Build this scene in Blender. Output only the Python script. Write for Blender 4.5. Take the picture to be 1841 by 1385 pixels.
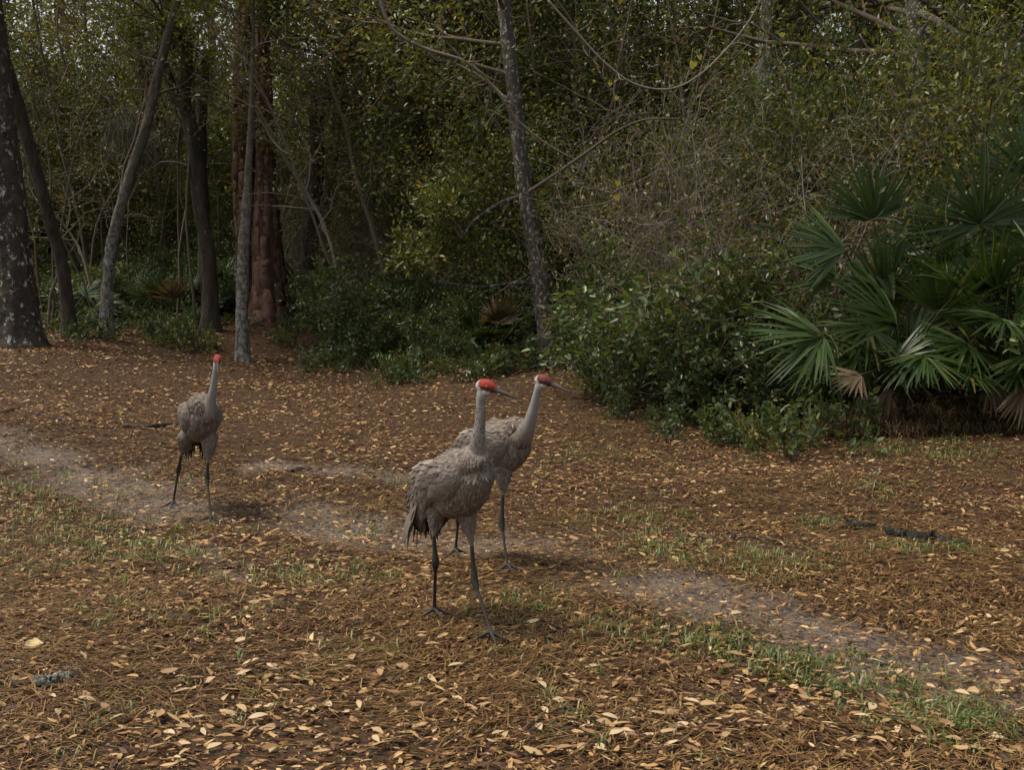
import bpy, math, random
import numpy as np
from mathutils import Vector, Matrix

# ------------------------------------------------------------------ camera, sky, sun, exposure
S = bpy.context.scene
for o in list(bpy.data.objects):
    bpy.data.objects.remove(o)
COL = S.collection
PW, PH, FPX, CAMH = 1841.0, 1385.0, 2100.0, 1.6
PITCH = math.atan((PH / 2 - 520) / FPX)
cam = bpy.data.cameras.new('camera')
cam.sensor_width = 36.0
cam.lens = 36.0 * FPX / PW
cam.clip_start, cam.clip_end = 0.05, 600
camo = bpy.data.objects.new('camera', cam)
COL.objects.link(camo)
camo.location = (0, 0, CAMH)
camo.rotation_euler = (math.pi / 2 - PITCH, 0, 0)
S.camera = camo

SUN_EL, SUN_AZ = math.radians(64), math.radians(-92)     # azimuth from +Y (behind the woods), positive to +X
w = bpy.data.worlds.new('World')
S.world = w
w.use_nodes = True
wn = w.node_tree
sky = wn.nodes.new('ShaderNodeTexSky')
sky.sky_type = 'NISHITA'
sky.sun_disc = False
sky.sun_elevation = SUN_EL
sky.sun_rotation = SUN_AZ
sky.air_density, sky.dust_density, sky.ozone_density = 1.0, 4.0, 1.0
wn.nodes['Background'].inputs['Strength'].default_value = 0.14
hz = wn.nodes.new('ShaderNodeHueSaturation')          # thin bright cloud: paler than a clear sky
hz.inputs['Saturation'].default_value = 0.25
wn.links.new(sky.outputs[0], hz.inputs['Color'])
wn.links.new(hz.outputs[0], wn.nodes['Background'].inputs['Color'])
sl = bpy.data.lights.new('sun', 'SUN')
sl.energy = 2.4
sl.angle = math.radians(11)
sl.color = (1.0, 0.89, 0.73)
slo = bpy.data.objects.new('sun', sl)
COL.objects.link(slo)
sd = Vector((math.sin(SUN_AZ) * math.cos(SUN_EL), math.cos(SUN_AZ) * math.cos(SUN_EL), math.sin(SUN_EL)))
slo.rotation_euler = sd.to_track_quat('Z', 'Y').to_euler()
S.view_settings.view_transform = 'Standard'
S.view_settings.look = 'None'
S.view_settings.gamma = 1
S.view_settings.use_curve_mapping = False
S.view_settings.exposure = 0.55
S.cycles.max_bounces = 7
S.cycles.diffuse_bounces = 5
S.cycles.glossy_bounces = 2
S.cycles.transmission_bounces = 3
S.cycles.transparent_max_bounces = 4
S.cycles.sample_clamp_indirect = 4.0
S.cycles.use_denoising = True
S.cycles.denoising_input_passes = 'RGB_ALBEDO_NORMAL'

# ------------------------------------------------------------------ helpers
Z = np.array([0., 0., 1.])
cp, sp = math.cos(PITCH), math.sin(PITCH)


def px(x, y, d):
    """world point seen at photo pixel (x, y) whose world depth (Y) is d"""
    cx, cy = (x - PW / 2) / FPX, -(y - PH / 2) / FPX
    v = np.array([cx, cp + cy * sp, -sp + cy * cp])
    return np.array([0, 0, CAMH]) + v * (d / v[1])


def unit(v):
    v = np.asarray(v, float)
    n = np.linalg.norm(v, axis=-1, keepdims=True)
    return v / np.maximum(n, 1e-9)


def mesh_np(name, V, faces, mat=None, smooth=False):
    """faces: list of int arrays (n,3) / (n,4)"""
    me = bpy.data.meshes.new(name)
    V = np.asarray(V, np.float32)
    faces = [np.asarray(f, np.int32) for f in faces if len(f)]
    tot = [np.full(len(f), f.shape[1], np.int32) for f in faces]
    loops = np.concatenate([f.ravel() for f in faces])
    tot = np.concatenate(tot)
    me.vertices.add(len(V))
    me.vertices.foreach_set('co', V.ravel())
    me.loops.add(len(loops))
    me.loops.foreach_set('vertex_index', loops)
    me.polygons.add(len(tot))
    st = np.concatenate([[0], np.cumsum(tot)[:-1]]).astype(np.int32)
    me.polygons.foreach_set('loop_start', st)
    if smooth:
        me.polygons.foreach_set('use_smooth', np.ones(len(tot), bool))
    me.update(calc_edges=True)
    if mat:
        me.materials.append(mat)
    return me


def obj(name, me, parent=None, loc=None, label=None, cat=None, group=None, kind=None):
    o = bpy.data.objects.new(name, me)
    COL.objects.link(o)
    if loc is not None:
        o.location = loc
    if parent:
        o.parent = parent
    if label:
        o['label'] = label
    if cat:
        o['category'] = cat
    if group:
        o['group'] = group
    if kind:
        o['kind'] = kind
    return o


class MB:
    def __init__(s):
        s.V, s.F3, s.F4, s.n = [], [], [], 0

    def add(s, V, F3=None, F4=None):
        V = np.asarray(V, float)
        s.V.append(V)
        if F3 is not None and len(F3):
            s.F3.append(np.asarray(F3) + s.n)
        if F4 is not None and len(F4):
            s.F4.append(np.asarray(F4) + s.n)
        s.n += len(V)

    def mesh(s, name, mat=None, smooth=False):
        f = []
        if s.F3:
            f.append(np.concatenate(s.F3))
        if s.F4:
            f.append(np.concatenate(s.F4))
        return mesh_np(name, np.concatenate(s.V), f, mat, smooth)


def catmull(P, n):
    P = np.asarray(P, float)
    Q = np.vstack([2 * P[0] - P[1], P, 2 * P[-1] - P[-2]])
    t = np.linspace(0, len(P) - 1, n)
    i = np.minimum(t.astype(int), len(P) - 2)
    u = (t - i)[:, None]
    a, b, c, d = Q[i], Q[i + 1], Q[i + 2], Q[i + 3]
    return 0.5 * (2 * b + (c - a) * u + (2 * a - 5 * b + 4 * c - d) * u ** 2 + (3 * b - a - 3 * c + d) * u ** 3)


def frames(P, ref=None):
    P = np.asarray(P, float)
    T = unit(np.gradient(P, axis=0))
    ref = np.array([1., 0, 0]) if ref is None else np.asarray(ref, float)
    if abs(T[0] @ ref) > .9:
        ref = np.array([0, 1., 0])
    A = np.zeros_like(P)
    a = unit(ref - T[0] * (T[0] @ ref))
    for i in range(len(P)):
        a = unit(a - T[i] * (T[i] @ a))
        A[i] = a
    B = np.cross(T, A)
    return T, A, B


def tube(mb, P, R, k=6, R2=None, ref=None, lump=0, rng=None, cap=True):
    """ring tube; R radius along A, R2 along B"""
    P = np.asarray(P, float)
    R = np.broadcast_to(np.asarray(R, float), (len(P),))
    R2 = R if R2 is None else np.broadcast_to(np.asarray(R2, float), (len(P),))
    T, A, B = frames(P, ref)
    th = np.arange(k) * 2 * math.pi / k
    m = np.ones((len(P), k))
    if lump and rng is not None:
        ph = rng.uniform(0, 6.28, 4)
        s = np.arange(len(P))[:, None]
        m += lump * (np.sin(2 * th + ph[0] + s * .35) * .5 + np.sin(3 * th + ph[1] - s * .23) * .5 + np.sin(5 * th + ph[2] + s * .6) * .3)
        m += rng.normal(0, lump * .35, m.shape)
        if k >= 14:
            m += lump * 1.3 * vnoise(np.cos(th) * 4 + ph[3] * 9 + 0 * s, np.sin(th) * 4 + s * .11, 1.0, 21) + lump * .8 * vnoise(th * 3.5 + 0 * s, s * .5, 1.0, 22)
    V = P[:, None] + A[:, None] * (np.cos(th) * m * R[:, None])[..., None] + B[:, None] * (np.sin(th) * m * R2[:, None])[..., None]
    V = V.reshape(-1, 3)
    i = np.arange(len(P) - 1)[:, None] * k
    j = np.arange(k)[None]
    j2 = (j + 1) % k
    F = np.stack([i + j, i + j2, i + k + j2, i + k + j], -1).reshape(-1, 4)
    F3 = []
    if cap:
        n = len(V)
        V = np.vstack([V, P[0], P[-1]])
        e = (len(P) - 1) * k
        F3 = [(n, (q + 1) % k, q) for q in range(k)] + [(n + 1, e + q, e + (q + 1) % k) for q in range(k)]
    mb.add(V, F3, F)


def leaves(mb, P, D, N, L, Wd, fold=.15, curl=.1, fine=True):
    """leaf blades from base P along D; 6-point ovals (fine) or rhombi"""
    P, D, N = np.asarray(P, float), unit(D), np.asarray(N, float)
    N = unit(N - D * (N * D).sum(-1, keepdims=True))
    Sd = np.cross(D, N)
    n = len(P)
    L = np.broadcast_to(L, (n,))[:, None]
    Wd = np.broadcast_to(Wd, (n,))[:, None]
    fold = np.broadcast_to(fold, (n,))[:, None]
    curl = np.broadcast_to(curl, (n,))[:, None]
    if fine:
        a = [0, .28, .68, 1, .68, .28]
        b = [0, .5, .4, 0, -.4, -.5]
        V = np.stack([P + D * L * a[i] + Sd * Wd * b[i] + N * (abs(b[i]) * Wd * fold * 2 - curl * L * a[i] ** 2) for i in range(6)], 1)
        base = np.arange(n)[:, None] * 6
        F4 = np.concatenate([base + np.array([0, 1, 2, 3]), base + np.array([0, 3, 4, 5])])
        mb.add(V.reshape(-1, 3), None, F4)
    else:
        a = [0, .45, 1, .45]
        b = [0, .5, 0, -.5]
        V = np.stack([P + D * L * a[i] + Sd * Wd * b[i] + N * (abs(b[i]) * Wd * fold * 2 - curl * L * a[i] ** 2) for i in range(4)], 1)
        base = np.arange(n)[:, None] * 4
        F3 = np.concatenate([base + np.array([0, 1, 2]), base + np.array([0, 2, 3])])
        mb.add(V.reshape(-1, 3), F3, None)


def grow(rng, p, d, L, r, lev, G, segs, anch):
    n = G['n'][lev]
    pts = [p]
    dd = [d]
    st = L / n
    for i in range(n):
        d = unit(d + rng.normal(0, G['wob'][lev], 3) + Z * G['trop'][lev])
        p = p + d * st
        pts.append(p)
        dd.append(d)
    last = lev == G['max']
    segs.append((np.array(pts), r, r * (.25 if last else .45), lev))
    if lev >= G.get('leafy', G['max']):
        for i in range(1, n + 1):
            anch.append((pts[i], dd[i]))
    if last:
        return
    for k in range(G['kids'][lev]):
        t = G['start'][lev] + (1 - G['start'][lev]) * (k + rng.uniform(0, 1)) / G['kids'][lev]
        i = min(int(t * n), n - 1)
        u = t * n - i
        b = pts[i] * (1 - u) + pts[i + 1] * u
        ang = rng.normal(G['ang'][lev], .2)
        q = unit(np.cross(dd[i], rng.normal(0, 1, 3)))
        c = unit(dd[i] * math.cos(ang) + q * math.sin(ang))
        grow(rng, b, c, L * G['ratio'][lev] * rng.uniform(.7, 1.25) * (1.25 - .5 * t), r * (1 - .5 * t) * .6, lev + 1, G, segs, anch)


def wood_mesh(name, segs, mat, minr=.0025):
    mb = MB()
    for P, r0, r1, lev in segs:
        k = 7 if lev == 0 else (5 if lev == 1 else 3)
        tube(mb, P, np.maximum(np.linspace(r0, r1, len(P)), minr), k, cap=False)
    return mb.mesh(name, mat, True)


def leaf_cloud(mb, rng, anch, per, L, Wd, spread=.04, up=.5, fine=False, along=.6, curl=.12):
    A = np.array([a[0] for a in anch])
    D = np.array([a[1] for a in anch])
    A = np.repeat(A, per, 0)
    D = np.repeat(D, per, 0)
    n = len(A)
    P = A + rng.normal(0, spread, (n, 3))
    Dr = unit(D * along + rng.normal(0, .7, (n, 3)) + Z * .1)
    N = unit(rng.normal(0, .6, (n, 3)) + Z * up)
    s = rng.uniform(.6, 1.25, n)
    leaves(mb, P, Dr, N, L * s, Wd * s, .15, curl, fine)


# ------------------------------------------------------------------ materials
def nodes(name):
    m = bpy.data.materials.new(name)
    m.use_nodes = True
    nt = m.node_tree
    return m, nt, nt.nodes['Principled BSDF'], nt.nodes['Material Output']


def N_(nt, t, **kw):
    n = nt.nodes.new(t)
    for k, v in kw.items():
        setattr(n, k, v)
    return n


def ramp(nt, fac, stops, interp='LINEAR'):
    r = N_(nt, 'ShaderNodeValToRGB')
    r.color_ramp.interpolation = interp
    e = r.color_ramp.elements
    while len(e) < len(stops):
        e.new(.5)
    for i, (p, c) in enumerate(stops):
        e[i].position = p
        e[i].color = (*c, 1)
    if fac is not None:
        nt.links.new(fac, r.inputs[0])
    return r.outputs[0]


def noise(nt, scale, vec=None, detail=4, rough=.6):
    n = N_(nt, 'ShaderNodeTexNoise')
    n.inputs['Scale'].default_value = scale
    n.inputs['Detail'].default_value = detail
    n.inputs['Roughness'].default_value = rough
    if vec is not None:
        nt.links.new(vec, n.inputs['Vector'])
    return n.outputs['Fac']


def coords(nt, scale=(1, 1, 1), which='Object'):
    t = N_(nt, 'ShaderNodeTexCoord')
    m = N_(nt, 'ShaderNodeMapping')
    m.inputs['Scale'].default_value = scale
    nt.links.new(t.outputs[which], m.inputs['Vector'])
    return m.outputs[0]


def mix(nt, fac, a, b, mode='MIX'):
    m = N_(nt, 'ShaderNodeMix', data_type='RGBA', blend_type=mode)
    for i, v in ((0, fac), (6, a), (7, b)):
        if isinstance(v, (int, float)):
            m.inputs[i].default_value = v
        elif isinstance(v, tuple):
            m.inputs[i].default_value = (*v, 1)
        else:
            nt.links.new(v, m.inputs[i])
    return m.outputs[2]


def bump(nt, h, bsdf, strength=.5, dist=.02):
    b = N_(nt, 'ShaderNodeBump')
    b.inputs['Strength'].default_value = strength
    b.inputs['Distance'].default_value = dist
    nt.links.new(h, b.inputs['Height'])
    nt.links.new(b.outputs[0], bsdf.inputs['Normal'])


def mat_leaf(name, stops, rough=.45, trans=.3, spec=.5, tint=(1.25, 1.15, .5)):
    m, nt, b, out = nodes(name)
    g = N_(nt, 'ShaderNodeNewGeometry')
    c = ramp(nt, g.outputs['Random Per Island'], stops)
    b.inputs['Roughness'].default_value = rough
    b.inputs['Specular IOR Level'].default_value = spec
    nt.links.new(c, b.inputs['Base Color'])
    if trans > 0:
        t = N_(nt, 'ShaderNodeBsdfTranslucent')
        nt.links.new(mix(nt, 1.0, c, tint, 'MULTIPLY'), t.inputs['Color'])
        ms = N_(nt, 'ShaderNodeMixShader')
        ms.inputs[0].default_value = trans
        nt.links.new(b.outputs[0], ms.inputs[1])
        nt.links.new(t.outputs[0], ms.inputs[2])
        nt.links.new(ms.outputs[0], out.inputs['Surface'])
    return m


def mat_bark(name, c0, c1, lichen=None, amount=.5, zs=.25, scale=14, bs=.8, lz=None):
    m, nt, b, out = nodes(name)
    v = coords(nt, (1, 1, zs))
    n1 = noise(nt, scale, v, 6, .65)
    n2 = noise(nt, scale * 3.5, v, 4, .7)
    c = ramp(nt, n1, [(.3, c0), (.7, c1)])
    if lichen:
        v2 = coords(nt, (1, 1, .7))
        l = noise(nt, scale * 1.1, v2, 5, .75)
        f = ramp(nt, l, [(1 - amount - .04, (0, 0, 0)), (1 - amount + .05, (1, 1, 1))])
        if lz:                                       # lichen thickest near the foot
            sx = N_(nt, 'ShaderNodeSeparateXYZ')
            nt.links.new(coords(nt), sx.inputs[0])
            mr = N_(nt, 'ShaderNodeMapRange')
            for q_, v_ in ((1, lz * .4), (2, lz), (3, 1), (4, .12)):
                mr.inputs[q_].default_value = v_
            nt.links.new(sx.outputs[2], mr.inputs[0])
            mm = N_(nt, 'ShaderNodeMath', operation='MULTIPLY')
            nt.links.new(f, mm.inputs[0])
            nt.links.new(mr.outputs[0], mm.inputs[1])
            f = mm.outputs[0]
        c = mix(nt, f, c, lichen)
    nt.links.new(c, b.inputs['Base Color'])
    b.inputs['Roughness'].default_value = .9
    b.inputs['Specular IOR Level'].default_value = .2
    h = mix(nt, .4, n1, n2)
    bump(nt, h, b, bs, .09)
    return m


def mat_plain(name, c, rough=.8, var=.25, scale=30, spec=.3):
    m, nt, b, out = nodes(name)
    n = noise(nt, scale, coords(nt), 4)
    col = ramp(nt, n, [(.25, tuple(x * (1 - var) for x in c)), (.75, tuple(x * (1 + var) for x in c))])
    nt.links.new(col, b.inputs['Base Color'])
    b.inputs['Roughness'].default_value = rough
    b.inputs['Specular IOR Level'].default_value = spec
    return m


M = {}
M['leaf_oak'] = mat_leaf('oak_leaf', [(0, (0.0379, 0.0546, 0.0104)), (0.5, (0.0844, 0.104, 0.0208)), (0.85, (0.131, 0.1365, 0.0286)), (1, (0.2475, 0.182, 0.039))], .45, .42)
M['leaf_lit'] = mat_leaf('sunlit_tone_oak_leaf', [(0, (0.0423, 0.0633, 0.0115)), (0.5, (0.0845, 0.1092, 0.0207)), (0.9, (0.1328, 0.1495, 0.0287)), (1, (0.2415, 0.184, 0.0345))], .5, .45)  # yellower, paler oak leaf ramp: sunlit look put into the colour
M['leaf_shrub'] = mat_leaf('evergreen_shrub_leaf', [(0, (0.0302, 0.054, 0.0146)), (0.5, (0.0605, 0.0918, 0.0243)), (0.9, (0.0983, 0.1283, 0.034)), (1, (0.1966, 0.162, 0.0365))], .38, .38, .45)
M['leaf_gall'] = mat_leaf('gallberry_leaf', [(0, (0.0302, 0.0562, 0.017)), (0.5, (0.0578, 0.0975, 0.0319)), (0.9, (0.0963, 0.1375, 0.0478)), (1, (0.1788, 0.1625, 0.0425))], .36, .36, .5)
M['leaf_brown'] = mat_leaf('dull_olive_leaf', [(0, (0.05, 0.0522, 0.0145)), (0.5, (0.0934, 0.0928, 0.0261)), (0.8, (0.1417, 0.1087, 0.0377)), (1, (0.2334, 0.145, 0.0508))], .5, .42)
M['leaf_far'] = mat_leaf('far_wood_leaf', [(0, (0.0362, 0.046, 0.0138)), (0.5, (0.0785, 0.0862, 0.023)), (0.9, (0.1328, 0.1265, 0.0403)), (1, (0.2415, 0.1955, 0.0575))], .6, .4)
M['leaf_yellow'] = mat_leaf('yellow_vine_leaf', [(0, (.40, .36, .03)), (1, (.55, .45, .04))], .5, .4)
M['palm'] = mat_leaf('palmetto_leaf', [(0, (.020, .042, .008)), (.6, (.034, .064, .012)), (.92, (.05, .085, .018)), (1, (.13, .12, .03))], .42, .3, .4)
M['palm_dead'] = mat_leaf('dead_palmetto_leaf', [(0, (.05, .034, .02)), (1, (.16, .115, .07))], .8, .2, .2)
M['moss'] = mat_leaf('spanish_moss', [(0, (0.0595, 0.0595, 0.0382)), (1, (0.1275, 0.1232, 0.085))], .95, .3, .1, (1, 1, .9))
M['twig'] = mat_plain('twig_bark', (.092, .07, .05), .9)
M['twig_grey'] = mat_plain('grey_twig_bark', (.145, .12, .095), .9)
M['bark_dark'] = mat_bark('dark_oak_bark', (.025, .020, .015), (.085, .07, .052), (.30, .30, .26), .33)
M['bark_spot'] = mat_bark('lichen_spotted_oak_bark', (.022, .018, .014), (.075, .06, .045), (.50, .50, .47), .40, .6, 9, .8, 4.5)
M['bark_lichen'] = mat_bark('lichen_covered_bark', (.05, .04, .03), (.13, .11, .085), (.24, .235, .21), .5, .6, 13, .8, 3.0)
M['bark_grey'] = mat_bark('grey_bark', (.035, .028, .022), (.12, .10, .08), (.40, .39, .36), .42, .5, 18)
M['bark_pine'] = mat_bark('pine_bark_furrow', (.040, .022, .014), (.095, .052, .035), None, 0, .3, 20)
M['pine_plate'] = mat_bark('pine_bark_plate', (.085, .046, .033), (.19, .108, .080), (.23, .18, .15), .36, .5, 24, .9)
M['dead_wood'] = mat_bark('weathered_dead_wood', (.035, .033, .03), (.13, .125, .11), (.28, .30, .27), .35, 1, 25)
M['rotten'] = mat_bark('rotten_mossy_wood', (.016, .015, .011), (.075, .068, .05), (.13, .135, .10), .42, 1, 30, 1.0)
M['pale_lichen'] = mat_bark('pale_lichen_bark', (.07, .06, .045), (.19, .17, .13), (.40, .40, .33), .55, 1, 26, 1.0)
M['stick'] = mat_bark('fallen_stick_bark', (.04, .03, .022), (.14, .11, .08), None, 0, 1, 30)
LIT = [(0, (0.0258, 0.0121, 0.0062)), (0.22, (0.0645, 0.0287, 0.0112)), (0.4, (0.1377, 0.0643, 0.0223)), (0.58, (0.2409, 0.1247, 0.0434)), (0.76, (0.3442, 0.1966, 0.0744)), (0.92, (0.4302, 0.2797, 0.124)), (1, (0.5163, 0.3705, 0.1922))]
M['litter'] = mat_leaf('dry_oak_leaf', LIT, .6, .12, .3, (1, .9, .7))
M['needle'] = mat_leaf('dry_pine_needle', [(0, (0.0365, 0.017, 0.0065)), (0.5, (0.0935, 0.0479, 0.0136)), (0.85, (0.1625, 0.0889, 0.0272)), (1, (0.2601, 0.17, 0.0583))], .6, 0, .3)
M['grass'] = mat_leaf('grass_blade', [(0, (.040, .070, .014)), (.5, (.085, .130, .026)), (.8, (.15, .17, .045)), (1, (.30, .25, .11))], .5, .3)


def mat_ground():
    m, nt, b, out = nodes('forest_floor_soil')
    v = coords(nt)
    n1 = noise(nt, 2.2, v, 6, .65)
    n2 = noise(nt, 26, v, 8, .75)
    n3 = noise(nt, 140, v, 4, .7)
    vo = N_(nt, 'ShaderNodeTexVoronoi')
    vo.inputs['Scale'].default_value = 34
    nt.links.new(coords(nt, (1, 1.7, 1)), vo.inputs['Vector'])
    lit = ramp(nt, n2, [(.28, (.016, .010, .007)), (.48, (.045, .026, .014)), (.62, (.085, .050, .024)), (.78, (.16, .10, .05))])
    lit = mix(nt, .35, lit, vo.outputs['Color'], 'SOFT_LIGHT')
    soil = ramp(nt, n3, [(.25, (.078, .062, .050)), (.6, (.165, .134, .106)), (.8, (.25, .207, .165))])
    soil = mix(nt, ramp(nt, n1, [(.35, (0, 0, 0)), (.7, (.7, .7, .7))]), soil, (.09, .072, .060))
    a = N_(nt, 'ShaderNodeAttribute', attribute_name='soil')
    ad = N_(nt, 'ShaderNodeMath', operation='ADD')
    nt.links.new(a.outputs['Fac'], ad.inputs[0])
    sc = N_(nt, 'ShaderNodeMath', operation='MULTIPLY_ADD')
    sc.inputs[1].default_value, sc.inputs[2].default_value = 2.0, -1.0
    nt.links.new(n2, sc.inputs[0])
    nt.links.new(sc.outputs[0], ad.inputs[1])
    f = ramp(nt, ad.outputs[0], [(.3, (0, 0, 0)), (.75, (1, 1, 1))])
    nt.links.new(mix(nt, f, lit, soil), b.inputs['Base Color'])
    b.inputs['Roughness'].default_value = .95
    b.inputs['Specular IOR Level'].default_value = .15
    bump(nt, mix(nt, .5, n2, n3), b, .8, .02)
    return m


M['ground'] = mat_ground()

# ------------------------------------------------------------------ terrain
GC = [(30, 622, 17), (-300, 640, 16), (190, 598, 19), (437, 655, 18), (485, 582, 21), (700, 690, 15.5), (990, 655, 16), (1200, 768, 12), (1500, 785, 11),
      (1800, 790, 10.5), (2200, 800, 10), (100, 740, 12), (500, 760, 12), (850, 790, 11.2), (1200, 850, 9.6), (1600, 850, 9.3)]
gp = [px(*c) for c in GC]
for X in range(-14, 15, 4):
    for Y in (-6, -2, 2, 5, 8):
        gp.append(np.array([X * .6, Y, 0.]))
    gp.append(np.array([X * 1.3, 24, 1.15]))
    gp.append(np.array([X * 2, 34, 1.5]))
    gp.append(np.array([X * 3, 50, 1.7]))
gp = np.array(gp)


def hbase(x, y):
    x, y = np.asarray(x, float), np.asarray(y, float)
    d2 = (x[..., None] - gp[:, 0]) ** 2 + 1.0 * (y[..., None] - gp[:, 1]) ** 2
    wt = 1 / (d2 + .6) ** 2
    return (wt * gp[:, 2]).sum(-1) / wt.sum(-1)


# smooth table of the terrain
TX = np.arange(-16, 16.01, .5)
TY = np.arange(-6, 40.01, .5)
TH = hbase(*np.meshgrid(TX, TY))
for _ in range(3):
    Pd = np.pad(TH, 1, mode='edge')
    TH = (Pd[1:-1, 1:-1] * 2 + Pd[:-2, 1:-1] + Pd[2:, 1:-1] + Pd[1:-1, :-2] + Pd[1:-1, 2:]) / 6
TH -= np.interp(0, [0], [0])


def vnoise(x, y, s, seed=0):
    """cheap value noise on arrays, about -1..1"""
    x, y = np.asarray(x, float) * s, np.asarray(y, float) * s
    i, j = np.floor(x).astype(np.int64), np.floor(y).astype(np.int64)
    u, v = x - i, y - j
    u, v = u * u * (3 - 2 * u), v * v * (3 - 2 * v)

    def hsh(a, b):
        n = (a * 374761393 + b * 668265263 + seed * 974711) & 0x7fffffff
        n = ((n ^ (n >> 13)) * 1274126177) & 0x7fffffff
        return ((n ^ (n >> 16)) & 0xffff) / 32767.5 - 1
    return (hsh(i, j) * (1 - u) + hsh(i + 1, j) * u) * (1 - v) + (hsh(i, j + 1) * (1 - u) + hsh(i + 1, j + 1) * u) * v


def soil_mask(x, y):
    """bare sand of the two wheel ruts, 0..1"""
    x, y = np.asarray(x, float), np.asarray(y, float)
    r = np.zeros(x.shape)
    for line, wd in (([(-40, 835), (140, 860), (300, 925), (480, 905), (640, 945), (860, 985), (1060, 1015), (1260, 1075), (1480, 1150), (1700, 1235), (1900, 1270)], .62),
                     ([(480, 862), (620, 868), (760, 880)], .3), ([(330, 985), (420, 1035)], .25), ([(1540, 1180), (1841, 1210)], .35), ([(820, 980), (1000, 1000), (1120, 1025)], .45)):
        pts = np.array([px(a, b, CAMH * FPX / (b - 520.0))[:2] for a, b in line])
        dm = np.full(x.shape, 9.)
        for a, b in zip(pts[:-1], pts[1:]):
            ab = b - a
            t = np.clip(((x - a[0]) * ab[0] + (y - a[1]) * ab[1]) / (ab @ ab), 0, 1)
            dm = np.minimum(dm, np.hypot(x - a[0] - t * ab[0], y - a[1] - t * ab[1]))
        r = np.maximum(r, np.clip(1.15 - dm / wd, 0, 1))
    r = r * (.74 + .5 * vnoise(x, y, 1.5, 3)) + .25 * vnoise(x, y, 4.3, 4) * (r > 0)
    return np.clip(r, 0, 1)


def height(x, y):
    x, y = np.asarray(x, float), np.asarray(y, float)
    fx = np.clip((x + 16) / .5, 0, len(TX) - 1.001)
    fy = np.clip((y + 6) / .5, 0, len(TY) - 1.001)
    i, j = fx.astype(int), fy.astype(int)
    u, v = fx - i, fy - j
    h = (TH[j, i] * (1 - u) + TH[j, i + 1] * u) * (1 - v) + (TH[j + 1, i] * (1 - u) + TH[j + 1, i + 1] * u) * v
    return h + .025 * vnoise(x, y, .9, 1) + .012 * vnoise(x, y, 3.1, 2)


def H(x, y):
    return float(height(np.array([x]), np.array([y]))[0])


gx = np.concatenate([[-260, -120, -60, -35, -22, -15, -11, -9], np.arange(-7.5, 7.51, .09), [9, 11, 15, 22, 35, 60, 120, 260]])
gy = np.concatenate([[-60, -25, -10, -4, -1, 1], np.arange(2, 14, .09), np.arange(14, 24, .3), [25, 27, 30, 34, 40, 55, 90, 160, 320]])
GX, GY = np.meshgrid(gx, gy)
GZ = height(GX, GY)
sm = soil_mask(GX.ravel(), GY.ravel())
GZ = GZ - .03 * sm.reshape(GZ.shape)
nx, ny = len(gx), len(gy)
i = np.arange(ny - 1)[:, None] * nx + np.arange(nx - 1)[None]
F = np.stack([i, i + 1, i + nx + 1, i + nx], -1).reshape(-1, 4)
gme = mesh_np('forest_floor', np.stack([GX.ravel(), GY.ravel(), GZ.ravel()], 1), [F], M['ground'], True)
at = gme.attributes.new('soil', 'FLOAT', 'POINT')
at.data.foreach_set('value', sm.astype(np.float32))
floor = obj('forest_floor', gme, label='leaf-strewn woodland floor with a sandy wheel track', cat='ground', kind='structure')

EDX = np.array([-20, -8, -4, -1.6, .5, 1.6, 3, 5, 8, 20])
EDY = np.array([16.5, 17, 18, 15.6, 15.4, 12, 11, 10.5, 10, 9.5])


def edge(x):
    return np.interp(x, EDX, EDY)


# ------------------------------------------------------------------ trees that can be told apart
LIMB = dict(n=[7, 6, 5], wob=[.16, .2, .25], trop=[.05, .02, .0], kids=[6, 6], start=[.25, .2], ang=[.8, .8], ratio=[.5, .5], max=2, leafy=1)


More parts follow.
